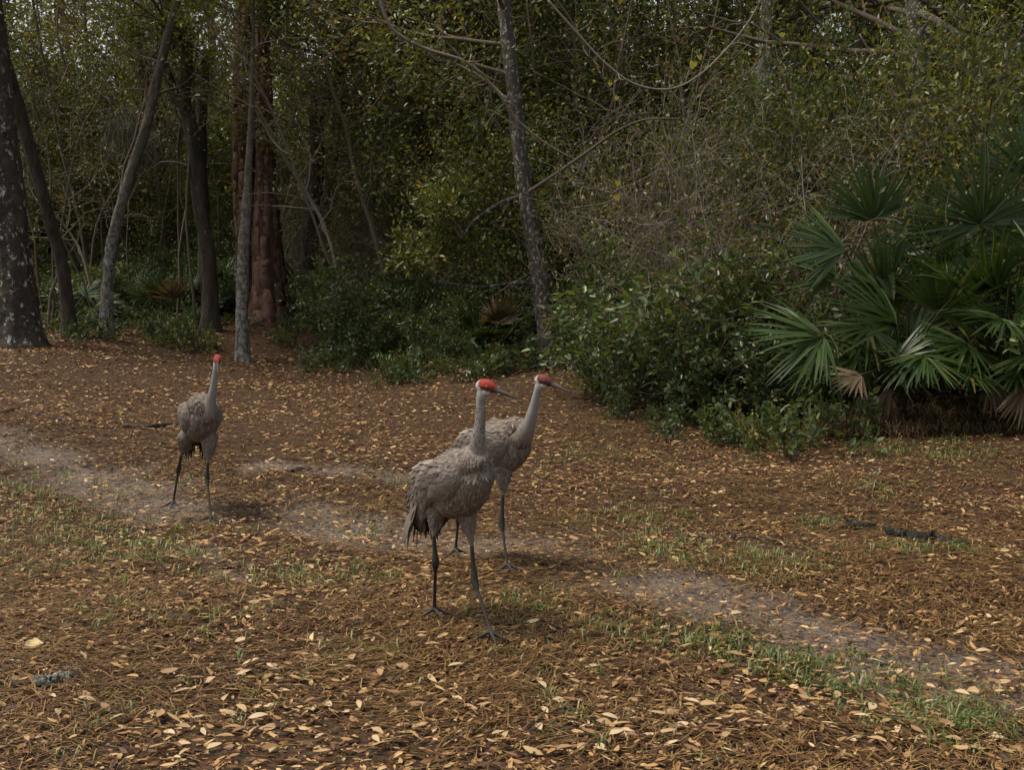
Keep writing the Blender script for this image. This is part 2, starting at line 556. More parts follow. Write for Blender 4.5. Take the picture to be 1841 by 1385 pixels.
def tree(name, label, trunk, widths, mat, seed, top=9.0, lean=(0, 0), limbs=7, limb_from=.5, limb_len=2.2, leafmat='leaf_oak', leaf=(.085, .036), per=3, forks=(), cat='tree', group=None, k=22, bare=False, down=.35):
    """trunk: [(px, py, depth)] base first; widths in photo px"""
    rng = np.random.default_rng(seed)
    P = [px(*t) for t in trunk]
    R = [wd * t[2] / FPX / 2 for wd, t in zip(widths, trunk)]
    b = P[0].copy()
    gz = H(b[0], b[1])
    root = obj(name, None, None, (b[0], b[1], gz), label, cat, group)
    org = np.array([b[0], b[1], gz])
    P[0] = np.array([b[0], b[1], gz - .15])
    # continue above the frame
    if top and P[-1][2] < top:
        d = unit(P[-1] - P[-2])
        hgt = top - P[-1][2]
        P.append(P[-1] + np.array([d[0] * .5 + lean[0] * .5, d[1] * .5 + lean[1] * .5, 1]) * hgt * .5)
        R.append(R[-1] * .8)
        P.append(P[-1] + np.array([lean[0] * .5, lean[1] * .5, 1]) * hgt * .5)
        R.append(R[-1] * .45)
    n = max(40, int(18 * len(P)))
    Q = catmull(P, n)
    RR = np.interp(np.linspace(0, 1, n), np.linspace(0, 1, len(R)), R)
    RR *= 1 + .45 * np.exp(-(Q[:, 2] - gz) / .22 * (Q[:, 2] > gz))
    mb = MB()
    tube(mb, Q - org, RR, k, lump=.05, rng=rng)
    segs = []
    fk = []
    for fpts, fw in forks:
        FP = catmull([px(*f) for f in fpts], 6 * len(fpts))
        FR = np.interp(np.linspace(0, 1, len(FP)), np.linspace(0, 1, len(fw)), [wd * fpts[0][2] / FPX / 2 for wd in fw])
        tube(mb, FP - org, FR, 9, lump=.05, rng=rng)
        fk.append(FP)
    obj('trunk', mb.mesh('trunk', mat, True), root)
    if bare:
        return root, Q, RR
    anch = []
    for q in range(limbs):
        t = limb_from + (1 - limb_from) * (q + .7 * rng.random()) / limbs
        ii = min(int(t * (n - 1)), n - 2)
        az = rng.uniform(0, 6.283)
        el = rng.uniform(-.1, .7)
        d = np.array([math.cos(az) * math.cos(el), math.sin(az) * math.cos(el), math.sin(el)])
        grow(rng, Q[ii] - org, d, limb_len * rng.uniform(.7, 1.3) * (1.2 - .4 * t), min(RR[ii] * .35, .05), 0, LIMB, segs, anch)
    obj('limbs', wood_mesh('limbs', segs, M['twig'], .003), root)
    mb = MB()
    leaf_cloud(mb, rng, anch, per, leaf[0], leaf[1], .11)
    obj('crown', mb.mesh('crown', M[leafmat]), root)
    for FP in fk:
        segs, anch = [], []
        for q in range(3):
            az = rng.uniform(0, 6.283)
            grow(rng, FP[-1 - q] - org, np.array([math.cos(az) * .8, math.sin(az) * .8, .5]), limb_len * .32, .012, 0, LIMB, segs, anch)
        tw = obj('side_branch', wood_mesh('side_branch', segs, M['twig'], .003), root)
        mb = MB()
        leaf_cloud(mb, rng, anch, per, leaf[0], leaf[1], .09)
        obj('foliage', mb.mesh('foliage', M[leafmat]), tw)
    return root, Q, RR


tree('oak_tree', 'stout dark oak with white lichen spots low on its trunk', [(30, 622, 17), (22, 480, 17), (5, 300, 17), (-10, 120, 17), (-20, 0, 17)], [84, 68, 62, 52, 46], M['bark_spot'], 11, 9.5, limb_from=.72, limbs=9, limb_len=2.8, leafmat='leaf_lit', k=30)
tree('leaning_tree', 'thin dark tree leaning out beside the stout spotted oak', [(128, 590, 18.5), (112, 480, 18.4), (88, 390, 18.2), (52, 260, 18), (22, 150, 17.8), (0, 80, 17.6), (-25, 0, 17.4)], [25, 22, 22, 22, 20, 19, 18], M['bark_dark'], 12, 8.5, limbs=7, leafmat='leaf_lit')
tree('crooked_tree', 'slim crooked tree with pale lichen near its foot, bending toward the forked tree', [(190, 598, 19), (194, 520, 19), (203, 430, 19), (232, 320, 19), (262, 230, 19), (283, 140, 19), (305, 50, 19), (318, 0, 19)], [24, 20, 19, 18, 17, 16, 15, 14], M['bark_lichen'], 13, 8.5, limbs=7, leafmat='leaf_lit')
tree('forked_tree', 'dark forked tree with a Y of two stems beside the pines', [(378, 575, 20), (376, 470, 20), (362, 390, 20), (352, 300, 20), (340, 215, 20), (331, 180, 20), (336, 95, 20), (322, 45, 20), (300, 0, 20)], [30, 26, 25, 25, 24, 24, 20, 17, 15], M['bark_dark'], 14, 9, limbs=8, leafmat='leaf_lit',
     forks=[([(333, 195, 20), (316, 170, 20), (296, 120, 20), (276, 95, 20)], [20, 18, 15, 11])])
tree('dead_snag', 'broken dark snag without a top between forked tree and pine', [(368, 560, 21), (366, 400, 21), (360, 260, 21), (364, 170, 21), (373, 88, 21)], [24, 22, 21, 20, 17], M['bark_dark'], 15, 0, bare=True, cat='dead tree')
tree('lichen_tree', 'straight slender trunk whitened by lichen in front of the pines', [(436, 655, 18), (435, 560, 18), (438, 450, 18), (443, 380, 18), (447, 300, 18), (452, 200, 18), (455, 80, 18)], [23, 21, 20, 18, 13, 10, 7], M['bark_lichen'], 16, 6.5, limbs=5, limb_len=1.2, limb_from=.75, per=5)
p1 = tree('pine_tree', 'tall reddish pine with flat bark plates and straight even trunk', [(452, 590, 22), (446, 450, 22), (439, 330, 22), (440, 200, 22), (443, 80, 22), (445, 0, 22)], [44, 42, 41, 41, 40, 39], M['bark_pine'], 17, 11, limbs=6, limb_from=.82, leafmat='leaf_shrub', leaf=(.2, .012), per=14)
p2 = tree('pine_tree', 'reddish pine with a broad flaring base and big bark plates', [(487, 584, 21), (484, 500, 21), (480, 420, 21), (478, 330, 21), (476, 200, 21), (472, 80, 21), (470, 0, 21)], [72, 58, 50, 36, 29, 26, 25], M['bark_pine'], 18, 11, limbs=6, limb_from=.82, leafmat='leaf_shrub', leaf=(.2, .012), per=14)


def bark_plates(res, rows, around, seed, z1):
    """overlapping curved plates on a pine trunk, each a piece"""
    root, Q, RR = res
    rng = np.random.default_rng(seed)
    trunk = [c for c in root.children if c.name.startswith('trunk')][0]
    org = np.array(root.location)
    T, A, B = frames(Q)
    zq = Q[:, 2]
    z0 = Q[0][2] + .15
    hm = (z1 - z0) / rows
    for a in range(around):
        z = z0 - rng.uniform(0, .1)
        while z < z1:
            hgt = hm * rng.uniform(.6, 2.6)
            zc = z + hgt / 2
            z += hgt * rng.uniform(.93, 1.0)
            wd = 2 * math.pi / around * rng.uniform(.82, 1.04)
            th0 = 2 * math.pi * a / around + .16 * math.sin(zc * 2.1 + a) + rng.uniform(-.07, .07)
            V = []
            prot = rng.uniform(.004, .012)
            for lay in (0, 1):
                for u in (-.5, -.17, .17, .5):
                    for t in (-.5, 0, .5):
                        zv = zc + hgt * u * (1 + rng.uniform(-.12, .08))
                        c = np.array([np.interp(zv, zq, Q[:, q]) for q in range(3)])
                        rad = np.interp(zv, zq, RR)
                        ins = .95 if lay else 1.04
                        ns = .8 if abs(u) > .4 else 1
                        th = th0 + wd * t * ins * ns * rng.uniform(.8, 1.1) + rng.uniform(-.06, .06)
                        rr = rad * (.97 if lay == 0 else 1.0) + (prot * (1 if t == 0 else .8) + rng.uniform(-.003, .003) if lay else 0)
                        V.append(c - org + np.array([math.cos(th), math.sin(th), 0]) * rr)
            F = []
            for q in range(3):
                for s in range(2):
                    i0 = 12 + q * 3 + s
                    F.append((i0, i0 + 1, i0 + 4, i0 + 3))
            ring = [0, 1, 2, 5, 8, 11, 10, 9, 6, 3]
            for q in range(10):
                x, y = ring[q], ring[(q + 1) % 10]
                F.append((x, y, y + 12, x + 12))
            obj('bark_plate', mesh_np('bark_plate', V, [np.array(F)], M['pine_plate']), trunk)


bark_plates(p1, 17, 8, 5, 6.8)
bark_plates(p2, 15, 9, 6, 6.2)

tree('bent_oak', 'dark oak with an elbow bend high on its trunk behind the pines', [(548, 520, 22), (556, 420, 22), (566, 330, 22), (570, 240, 22), (569, 190, 22), (586, 155, 22), (612, 125, 22), (632, 95, 22), (622, 40, 22), (612, 0, 22)], [40, 34, 30, 26, 25, 25, 23, 20, 18, 17], M['bark_dark'], 19, 9, limbs=8,
     forks=[([(630, 104, 22), (655, 90, 22), (690, 84, 22)], [11, 8, 4])])
tree('slender_tree', 'slender dark tree close behind the elbow-bent oak', [(585, 520, 24), (580, 430, 24), (592, 330, 24), (606, 220, 24), (610, 120, 24), (606, 0, 24)], [28, 25, 22, 20, 18, 16], M['bark_dark'], 20, 8.5, limbs=8)
tree('lichen_flecked_tree', 'leaning brown trunk flecked white with lichen, standing behind the two walking cranes', [(992, 668, 16), (982, 590, 16), (966, 470, 16), (942, 330, 16), (930, 230, 16), (918, 120, 16), (906, 0, 16)], [38, 33, 30, 27, 26, 25, 23], M['bark_grey'], 21, 8.5, limbs=8, limb_from=.55, k=26,
     forks=[([(966, 515, 16), (930, 508, 15.9), (860, 516, 15.8), (780, 505, 15.7)], [9, 7, 5, 3]), ([(938, 352, 16), (900, 365, 15.9), (855, 395, 15.7), (830, 430, 15.6)], [9, 7, 5, 3])])
tree('grey_bark_tree', 'grey shaggy-barked trunk rising above the evergreen thicket', [(1362, 560, 17), (1366, 400, 17), (1368, 280, 17), (1376, 180, 17), (1382, 90, 17), (1385, 0, 17)], [56, 50, 46, 42, 36, 32], M['bark_grey'], 22, 9, limbs=8, k=26,
     forks=[([(1378, 240, 17), (1400, 190, 17), (1425, 140, 17), (1436, 60, 17), (1440, -60, 17)], [26, 23, 20, 18, 15])])
tree('straight_tree', 'straight grey-brown trunk standing behind the palmetto fans', [(1664, 600, 15), (1664, 450, 15), (1660, 300, 15), (1655, 180, 15), (1650, 60, 15), (1648, 0, 15)], [48, 45, 42, 40, 37, 35], M['bark_grey'], 23, 9, limbs=9, k=26,
     forks=[([(1648, 20, 15), (1680, 35, 14.6), (1740, 65, 14.2), (1790, 60, 14)], [16, 13, 10, 6])])
tree('background_oak', 'small oak with a low side limb deep among the moss-hung trees', [(246, 460, 27), (247, 400, 27), (254, 340, 27), (258, 280, 27), (262, 180, 27), (258, 60, 27)], [26, 24, 22, 20, 17, 14], M['bark_dark'], 24, 8.5, limbs=8, leafmat='leaf_lit',
     forks=[([(254, 400, 27), (285, 375, 27), (310, 360, 27)], [12, 10, 6])])
tree('rusty_tree', 'rusty brown slanting trunk deep in the thicket near the flecked tree', [(1022, 500, 24), (1030, 430, 24), (1042, 360, 24), (1060, 280, 24), (1066, 120, 24)], [26, 24, 22, 19, 16], M['bark_pine'], 25, 8.5, limbs=8)
tree('crooked_tree', 'thin dark tree with a drooping crook deep in the thicket', [(742, 480, 23), (745, 380, 23), (762, 280, 23), (772, 200, 23), (790, 120, 23), (800, 20, 23)], [20, 18, 17, 15, 14, 12], M['bark_dark'], 26, 8.5, limbs=8)
tree('shaded_tree', 'dark tree at the far side of the palmetto clump', [(1748, 500, 17), (1742, 300, 17), (1736, 170, 17), (1732, 0, 17)], [26, 22, 20, 18], M['bark_dark'], 27, 8.5, limbs=9)

# ------------------------------------------------------------------ understory copies
def proto(name, seed, G, stems, hgt, r, leafmat, leaf, per, fine, spread=.05, tilt=.35, twig='twig', up=.5, radius=.1):
    rng = np.random.default_rng(seed)
    segs, anch = [], []
    for s in range(stems):
        az = rng.uniform(0, 6.283)
        tl = rng.uniform(.05, tilt)
        d = np.array([math.cos(az) * math.sin(tl), math.sin(az) * math.sin(tl), math.cos(tl)])
        b = np.array([math.cos(az) * radius * rng.random(), math.sin(az) * radius * rng.random(), -.12])
        grow(rng, b, d, hgt * rng.uniform(.75, 1.1), r * rng.uniform(.7, 1.2), 0, G, segs, anch)
    wm = wood_mesh(name + '_stems', segs, M[twig])
    mb = MB()
    leaf_cloud(mb, rng, anch, per, leaf[0], leaf[1], spread, up, fine)
    return wm, mb.mesh(name + '_leaves', M[leafmat])


G_SH = dict(n=[7, 6, 6], wob=[.12, .2, .22], trop=[.06, .05, .03], kids=[9, 6], start=[.15, .25], ang=[.75, .7], ratio=[.42, .5], max=2, leafy=1)
G_TR = dict(n=[9, 7, 6, 5], wob=[.08, .16, .2, .2], trop=[.04, .03, .0, 0], kids=[14, 6, 4], start=[.22, .2, .2], ang=[1.0, .8, .7], ratio=[.33, .5, .5], max=3, leafy=2)
G_TW = dict(n=[9, 7, 6], wob=[.16, .24, .28], trop=[.03, -.01, -.02], kids=[9, 5], start=[.1, .2], ang=[.7, .8], ratio=[.5, .55], max=2, leafy=2)
G_SP = dict(n=[8, 6, 5], wob=[.2, .24, .25], trop=[.05, .05, .03], kids=[7, 4], start=[.12, .2], ang=[.75, .75], ratio=[.42, .5], max=2, leafy=2)
G_SA = dict(n=[14, 7, 5], wob=[.13, .22, .25], trop=[.05, .0, .0], kids=[11, 4], start=[.3, .25], ang=[.95, .8], ratio=[.2, .5], max=2, leafy=2)
G_TS = dict(n=[8, 6, 6], wob=[.13, .22, .24], trop=[.04, .04, .02], kids=[8, 6], start=[.32, .2], ang=[.8, .75], ratio=[.42, .5], max=2, leafy=1)
G_SG = dict(n=[6, 4], wob=[.2, .25], trop=[.06, .05], kids=[4], start=[.2], ang=[.8], ratio=[.5], max=1, leafy=0)
PR = {
    'sprig_a': proto('sprig_a', 13, G_SG, 6, .42, .006, 'leaf_gall', (.062, .027), 2, True, .02, .8, radius=.14),
    'sprig_b': proto('sprig_b', 14, G_SG, 5, .5, .006, 'leaf_shrub', (.075, .035), 2, True, .02, .8, radius=.16),
    'sprig_c': proto('sprig_c', 15, G_SG, 7, .36, .005, 'leaf_oak', (.055, .024), 2, True, .02, .9, radius=.2),
    'gallberry': proto('gallberry', 1, G_SP, 11, 1.35, .010, 'leaf_gall', (.078, .033), 2, True, .045, .75, radius=.35),
    'fetterbush': proto('fetterbush', 2, G_SP, 10, 1.7, .012, 'leaf_shrub', (.085, .038), 2, True, .05, .7, radius=.4),
    'tall_a': proto('tall_a', 3, G_TS, 9, 3.2, .020, 'leaf_shrub', (.075, .033), 4, False, .10),
    'tall_b': proto('tall_b', 4, G_TS, 8, 3.0, .018, 'leaf_oak', (.07, .031), 4, False, .10),
    'twiggy': proto('twiggy', 8, G_TW, 9, 2.8, .012, 'leaf_brown', (.06, .028), 1, False, .05, .6, 'twig_grey'),
    'sunny': proto('sunny', 9, G_TS, 9, 3.2, .02, 'leaf_lit', (.085, .04), 4, False, .12),
    'sapling_a': proto('sapling_a', 10, G_SA, 1, 7.6, .030, 'leaf_oak', (.07, .031), 2, False, .07, .22),
    'sapling_b': proto('sapling_b', 11, G_SA, 2, 7.0, .026, 'leaf_brown', (.07, .031), 2, False, .07, .3, 'twig_grey'),
    'sapling_c': proto('sapling_c', 12, G_SA, 1, 8.0, .036, 'leaf_lit', (.07, .031), 2, False, .07, .3),
    'tree_a': proto('tree_a', 5, G_TR, 1, 7.5, .055, 'leaf_oak', (.09, .04), 5, False, .09, .15),
    'tree_b': proto('tree_b', 6, G_TR, 1, 8.0, .06, 'leaf_brown', (.085, .036), 5, False, .09, .2),
    'tree_c': proto('tree_c', 7, G_TR, 2, 7.0, .045, 'leaf_lit', (.09, .04), 4, False, .09, .25),
}


MARKS = [(-200, 'beyond the stout spotted oak'), (60, 'behind the stout spotted oak'), (150, 'near the thin leaning tree'), (230, 'near the slim crooked tree'), (340, 'near the dark forked tree'), (440, 'near the lichen-whitened trunk'), (500, 'near the flaring pine'),
         (575, 'near the elbow-bent oak'), (680, 'between the bent oak and the striding cranes'), (780, 'in the gloom behind the arching bare branch'), (880, 'behind the cranes walking together'), (975, 'beside the white-flecked leaning trunk'), (1080, 'by the sprig of yellow leaves'),
         (1180, 'under the sagging vine loop'), (1280, 'between the vine loop and the grey shaggy trunk'), (1375, 'by the grey shaggy-barked trunk'), (1500, 'near the lowest palmetto fan'), (1660, 'by the straight trunk over the palmettos'), (1800, 'behind the tall palmetto'), (2100, 'beyond the palmetto clump')]


def mark(x, d):
    p = x / d * FPX + PW / 2
    return min(MARKS, key=lambda m: abs(m[0] - p))[1]


def put(kind, name, label, x, y, rz, s, cat, group, low=.0):
    wm, lm = PR[kind]
    if group:
        label = label + ' ' + mark(x, y)
    root = obj(name, None, None, (x, y, H(x, y) - low), label, cat, group)
    root.rotation_euler = (0, 0, rz)
    root.scale = (s * rng.uniform(.85, 1.2), s * rng.uniform(.85, 1.2), s * rng.uniform(.85, 1.15))
    treeish = cat == 'tree'
    obj('trunk' if treeish else 'stems', wm, root)
    obj('crown' if treeish else 'foliage', lm, root)
    return root


rng = np.random.default_rng(77)


def at_px(x, d):
    return (x - PW / 2) / FPX * d


# low glossy shrubs at the wood's edge on the right and in the middle
for x, d, s, k in [(1170, 13.6, .8, 'gallberry'), (1205, 13.2, .7, 'gallberry'), (1250, 12.9, .9, 'fetterbush'), (1300, 12.5, .8, 'gallberry'), (1345, 12.4, .9, 'gallberry'), (1400, 12.2, .8, 'gallberry'),
                   (1185, 14.6, 1.1, 'fetterbush'), (1200, 13.8, 1.25, 'gallberry'), (1280, 13.4, 1.3, 'fetterbush'), (1360, 13.0, 1.2, 'gallberry'), (1440, 12.6, 1.05, 'fetterbush'),
                   (1130, 16.8, 1.0, 'gallberry'), (1095, 14.6, .45, 'gallberry'), (1960, 11.8, 1.2, 'fetterbush'), (2080, 12.6, 1.3, 'gallberry')]:
    put(k, 'edge_shrub', {'gallberry': 'small-leaved', 'fetterbush': 'broader-leaved'}[k] + ' glossy low shrub', at_px(x, d), d, rng.uniform(0, 6.28), s, 'shrub', 'low evergreen shrubs at the wood edge')
put('sprig_b', 'broadleaf_seedling', 'small broad-leaved seedling in front of the palmetto clump', at_px(1490, 10.9), 10.9, .4, 1.15, 'shrub', None)
put('sprig_a', 'broadleaf_seedling', 'tiny pale seedling with few leaves where litter meets the thicket', at_px(1395, 10.95), 10.95, 2.4, .8, 'shrub', None)
for q in range(20):
    x = rng.uniform(640, 1560)
    d = float(edge(at_px(x, 15))) + rng.uniform(1.6, 3.6) + (2.5 if x < 1060 else 0)
    put('twiggy', 'twiggy_shrub', 'nearly leafless grey twiggy shrub', at_px(x, d), d, rng.uniform(0, 6.28), rng.uniform(.6, 1.1), 'shrub', 'bare twiggy shrubs in the thicket')
# seedlings straggling out over the litter along the thicket's foot
for q in range(62):
    x = rng.uniform(540, 1500)
    d = float(edge(at_px(x, 14))) + rng.uniform(-.7, 1.6)
    put(['sprig_a', 'sprig_b', 'sprig_c'][q % 3], 'seedling', ['glossy', 'broad-leaved', 'dull olive'][q % 3] + ' ankle-high seedling', at_px(x, d), d, rng.uniform(0, 6.28), rng.uniform(.4, 1.25), 'seedling', 'seedlings along the foot of the thicket')
for q in range(30):
    x = rng.uniform(-60, 560)
    d = float(edge(at_px(x, 18))) + rng.uniform(.6, 4)
    put(['sprig_a', 'sprig_b', 'sprig_c'][q % 3], 'seedling', ['glossy', 'broad-leaved', 'dull olive'][q % 3] + ' straggly seedling', at_px(x, d), d, rng.uniform(0, 6.28), rng.uniform(.6, 1.4), 'seedling', 'seedlings among the trunks')
# knee-high shrubs under the middle thicket
for q in range(30):
    x = rng.uniform(610, 1040)
    d = rng.uniform(16.8, 21)
    put(['gallberry', 'fetterbush'][q % 2], 'thicket_shrub', ['pale small-leaved', 'dark broad-leaved'][q % 2] + ' knee-high shrub', at_px(x, d), d, rng.uniform(0, 6.28), rng.uniform(.45, .95), 'shrub', 'knee-high shrubs under the thicket')
# sparse low shrubs between the trunks on the left
for q in range(40):
    x = rng.uniform(-120, 600)
    d = rng.uniform(21.5, 27)
    put(['gallberry', 'fetterbush'][q % 2], 'woodland_shrub', ['pale small-leaved', 'dark broad-leaved'][q % 2] + ' low woodland shrub', at_px(x, d), d, rng.uniform(0, 6.28), rng.uniform(.5, .9), 'shrub', 'low shrubs among the oak and pine trunks')
# tall evergreen shrubs forming the thicket
for q in range(60):
    x = rng.uniform(540, 2150)
    d = float(edge(at_px(x, 16))) + rng.uniform(2.2, 7.0)
    if x < 740:
        d = rng.uniform(23.5, 27)
    elif x < 880:
        d = rng.uniform(20, 25)
    elif x < 1190:
        d = rng.uniform(18.2, 23)
    else:
        d += 1.2
    put(['tall_a', 'tall_b', 'twiggy'][q % 3], 'tall_shrub', ['tall dark evergreen shrub', 'tall light green shrub', 'tall bare twiggy shrub'][q % 3], at_px(x, d), d, rng.uniform(0, 6.28), rng.uniform(.8, 1.2), 'shrub', 'tall shrubs of the thicket')
for q in range(14):
    x = rng.uniform(-350, 620)
    d = rng.uniform(25, 29)
    put(['tall_b', 'tall_a'][q % 2], 'tall_shrub', ['tall loose olive shrub', 'tall loose green shrub'][q % 2], at_px(x, d), d, rng.uniform(0, 6.28), rng.uniform(.6, 1.0), 'shrub', 'tall shrubs beyond the trunks')
# sunlit shrubs in the gap before the far wood
for q in range(34):
    x = rng.uniform(-420, 1500)
    d = rng.uniform(30.5, 35)
    put('sunny', 'sunlit_shrub', 'bright distant sunlit shrub', at_px(x, d), d, rng.uniform(0, 6.28), rng.uniform(1.0, 1.75), 'shrub', 'sunlit shrubs before the far wood')
# thin crooked saplings all through the wood
for q in range(46):
    x = rng.uniform(60, 1500)
    d = float(edge(at_px(x, 17))) + rng.uniform(2.2, 8)
    if 400 < x < 540 or 900 < x < 1010:
        d += 5
    d = max(d, 18.5)
    k = ['sapling_a', 'sapling_b', 'sapling_c'][q % 3]
    put(k, 'sapling', {'sapling_a': 'slender dark crooked sapling', 'sapling_b': 'slender grey twin-stemmed sapling', 'sapling_c': 'slender light-leaved crooked sapling'}[k], at_px(x, d), d, rng.uniform(0, 6.28), rng.uniform(.8, 1.25), 'tree', 'slender saplings through the wood')
# understory trees
for q in range(36):
    x = rng.uniform(-500, 2350)
    d = rng.uniform(20, 29)
    if x > 1050:
        d -= 3
    if x < 700:
        d = rng.uniform(25, 30)
    if 820 < x < 1180:
        d = rng.uniform(20.5, 28)
    k = ['tree_a', 'tree_b', 'tree_c', 'tree_b'][q % 4] if x > 560 else ['tree_c', 'tree_b', 'tree_c', 'tree_a'][q % 4]
    lb = {'tree_a': 'thin dark-green understory tree', 'tree_b': 'thin olive-brown understory tree', 'tree_c': 'thin yellow-green understory tree'}[k]
    put(k, 'understory_tree', lb, at_px(x, d), d, rng.uniform(0, 6.28), rng.uniform(.85, 1.25), 'tree', {'tree_a': 'dark green understory trees', 'tree_b': 'olive-brown understory trees', 'tree_c': 'yellow-green understory trees'}[k])

# far wood: one mass of foliage with trunks
mb = MB()
n = 250000
cx = rng.uniform(-44, 44, 900)
cy = rng.uniform(38, 48, 900)
cz = .5 + 14 * rng.random(900)
ci = rng.integers(0, 900, n)
P = np.stack([cx[ci], cy[ci], cz[ci]], 1) + rng.normal(0, 1, (n, 3)) * np.array([1.1, 1.0, .8])
P[:, 2] = np.maximum(P[:, 2], 1.55)
leaves(mb, P, rng.normal(0, 1, (n, 3)), rng.normal(0, .7, (n, 3)) + Z * .6, rng.uniform(.15, .32, n), rng.uniform(.08, .15, n), .15, .1, False)
obj('far_wood', mb.mesh('far_wood', M['leaf_far']), None, None, 'hazy mass of distant woodland foliage closing the view', 'woods', None, 'stuff')
for q in range(26):
    x, y = rng.uniform(-34, 34), rng.uniform(34, 40)
    r = rng.uniform(.08, .2)
    mb = MB()
    b = np.array([0, 0, -.2])
    dx = rng.uniform(-.12, .12)
    Q = catmull([b, b + [dx * 3, 0, 4], b + [dx * 6 + rng.uniform(-.6, .6), 0, 9], b + [dx * 9, 0, 15]], 16)
    tube(mb, Q, np.linspace(r * 1.2, r * .5, 16), 8, lump=.05, rng=rng)
    root = obj('distant_tree', None, None, (x, y, H(x, y)), 'bare-stemmed distant tree standing before the farthest foliage', 'tree', 'distant tree trunks')
    obj('trunk', mb.mesh('trunk', M['bark_dark'], True), root)

# ------------------------------------------------------------------ palmettos
def leaflet_mesh(name, mat, droop=.12, wd=.05):
    t = [0, .15, .4, .75, 1]
    hw = [.012, .028, .5 * wd * 1.25, .5 * wd * .8, .002]
    V = []
    for a, h in zip(t, hw):
        V += [(a, -h, h * .5 - droop * a ** 2.4), (a, 0, -droop * a ** 2.4), (a, h, h * .5 - droop * a ** 2.4)]
    F = []
    for q in range(4):
        o = q * 3
        F += [(o, o + 1, o + 4, o + 3), (o + 1, o + 2, o + 5, o + 4)]
    return np.array(V), np.array(F)


LV, LF = leaflet_mesh('leaflet', None, .12, .032)
LF3 = np.concatenate([LF[:, :3], LF[:, [0, 2, 3]]])
LEAFLET = mesh_np('leaflet', LV, [LF], M['palm'], True)
LEAFLET_D = mesh_np('leaflet', LV, [LF], M['palm_dead'], True)


def frond(root, base, hub, axis, normal, R, span, n, rng, detail=False, dead=False):
    """petiole from base to hub, then a fan of leaflets about axis in the plane of normal (all in root space)"""
    mat = M['palm_dead' if dead else 'palm']
    axis = unit(axis)
    normal = unit(np.asarray(normal, float) - axis * (np.asarray(normal, float) @ axis))
    side = np.cross(normal, axis)
    mid = (base + hub) / 2 + Z * .12 * np.linalg.norm(hub - base)
    mb = MB()
    P = catmull([base, mid, hub], 9)
    tube(mb, P, np.linspace(.013, .008, 9), 5, cap=False)
    fr = None
    mats = []
    R *= .9
    n = int(n * 1.2)
    for q in range(n):
        a = span * ((q + .5) / n - .5) * 2 + rng.normal(0, .02)
        d = unit(axis * math.cos(a) + side * math.sin(a) + normal * rng.normal(0.05, .06))
        L = R * (.74 + .26 * math.cos(a * .6)) * rng.uniform(.9, 1.08)
        nn = unit(normal + rng.normal(0, .18, 3))
        nn = unit(nn - d * (nn @ d))
        yy = np.cross(nn, d)
        mats.append((d, yy, nn, L))
    if not detail:
        for d, yy, nn, L in mats:
            V = hub + L * (LV[:, :1] * d) + (LV[:, 1:2] * yy + 0) * .9 + L * (LV[:, 2:3] * nn)
            mb.add(V, None, LF)
    fr = obj('frond', mb.mesh('frond', mat, True), root)
    if detail:
        for d, yy, nn, L in mats:
            g_ = rng.choice([.3, .7, 1.0, 1.5, 2.6])
            m4 = Matrix(((d[0] * L, yy[0] * .9, nn[0] * L * g_, hub[0]), (d[1] * L, yy[1] * .9, nn[1] * L * g_, hub[1]), (d[2] * L, yy[2] * .9, nn[2] * L * g_, hub[2]), (0, 0, 0, 1)))
            lf = obj('leaflet', LEAFLET_D if dead else LEAFLET, fr)
            lf.matrix_local = m4
    return fr


rngp = np.random.default_rng(4)


def palm_clump(name, label, bx, bd, fr):
    x = at_px(bx, bd)
    org = np.array([x, bd, H(x, bd)])
    root = obj(name, None, None, org, label, 'palmetto')
    # short creeping stem
    mb = MB()
    tube(mb, catmull([np.array([.0, .1, -.15]), np.array([0, .05, .15]), np.array([.03, 0, .42])], 8), [.08, .09, .09, .08, .075, .07, .06, .04], 9, lump=.12, rng=rngp)
    obj('stem', mb.mesh('stem', M['bark_pine'], True), root)
    for hx, hy, hd, ax, nm, R, span, n, det, dead in fr:
        hub = px(hx, hy, hd) - org
        base = np.array([rngp.uniform(-.06, .06), rngp.uniform(-.06, .06), rngp.uniform(.25, .42)])
        frond(root, base, hub, ax, nm, R, span, n, rngp, det, dead)
    for q in range(11):
        hub = px(bx + rngp.uniform(-150, 130), rngp.uniform(440, 660), bd + rngp.uniform(-.45, .5)) - org
        ax = np.array([rngp.normal(0, .7), rngp.uniform(-.7, .2), rngp.uniform(-.5, .9)])
        frond(root, np.array([0, 0, .3]), hub, ax, np.array([rngp.normal(0, .6), -.5 + rngp.normal(0, .5), .7]), rngp.uniform(.5, .72), rngp.uniform(.8, 1.4), 22, rngp)
    return root


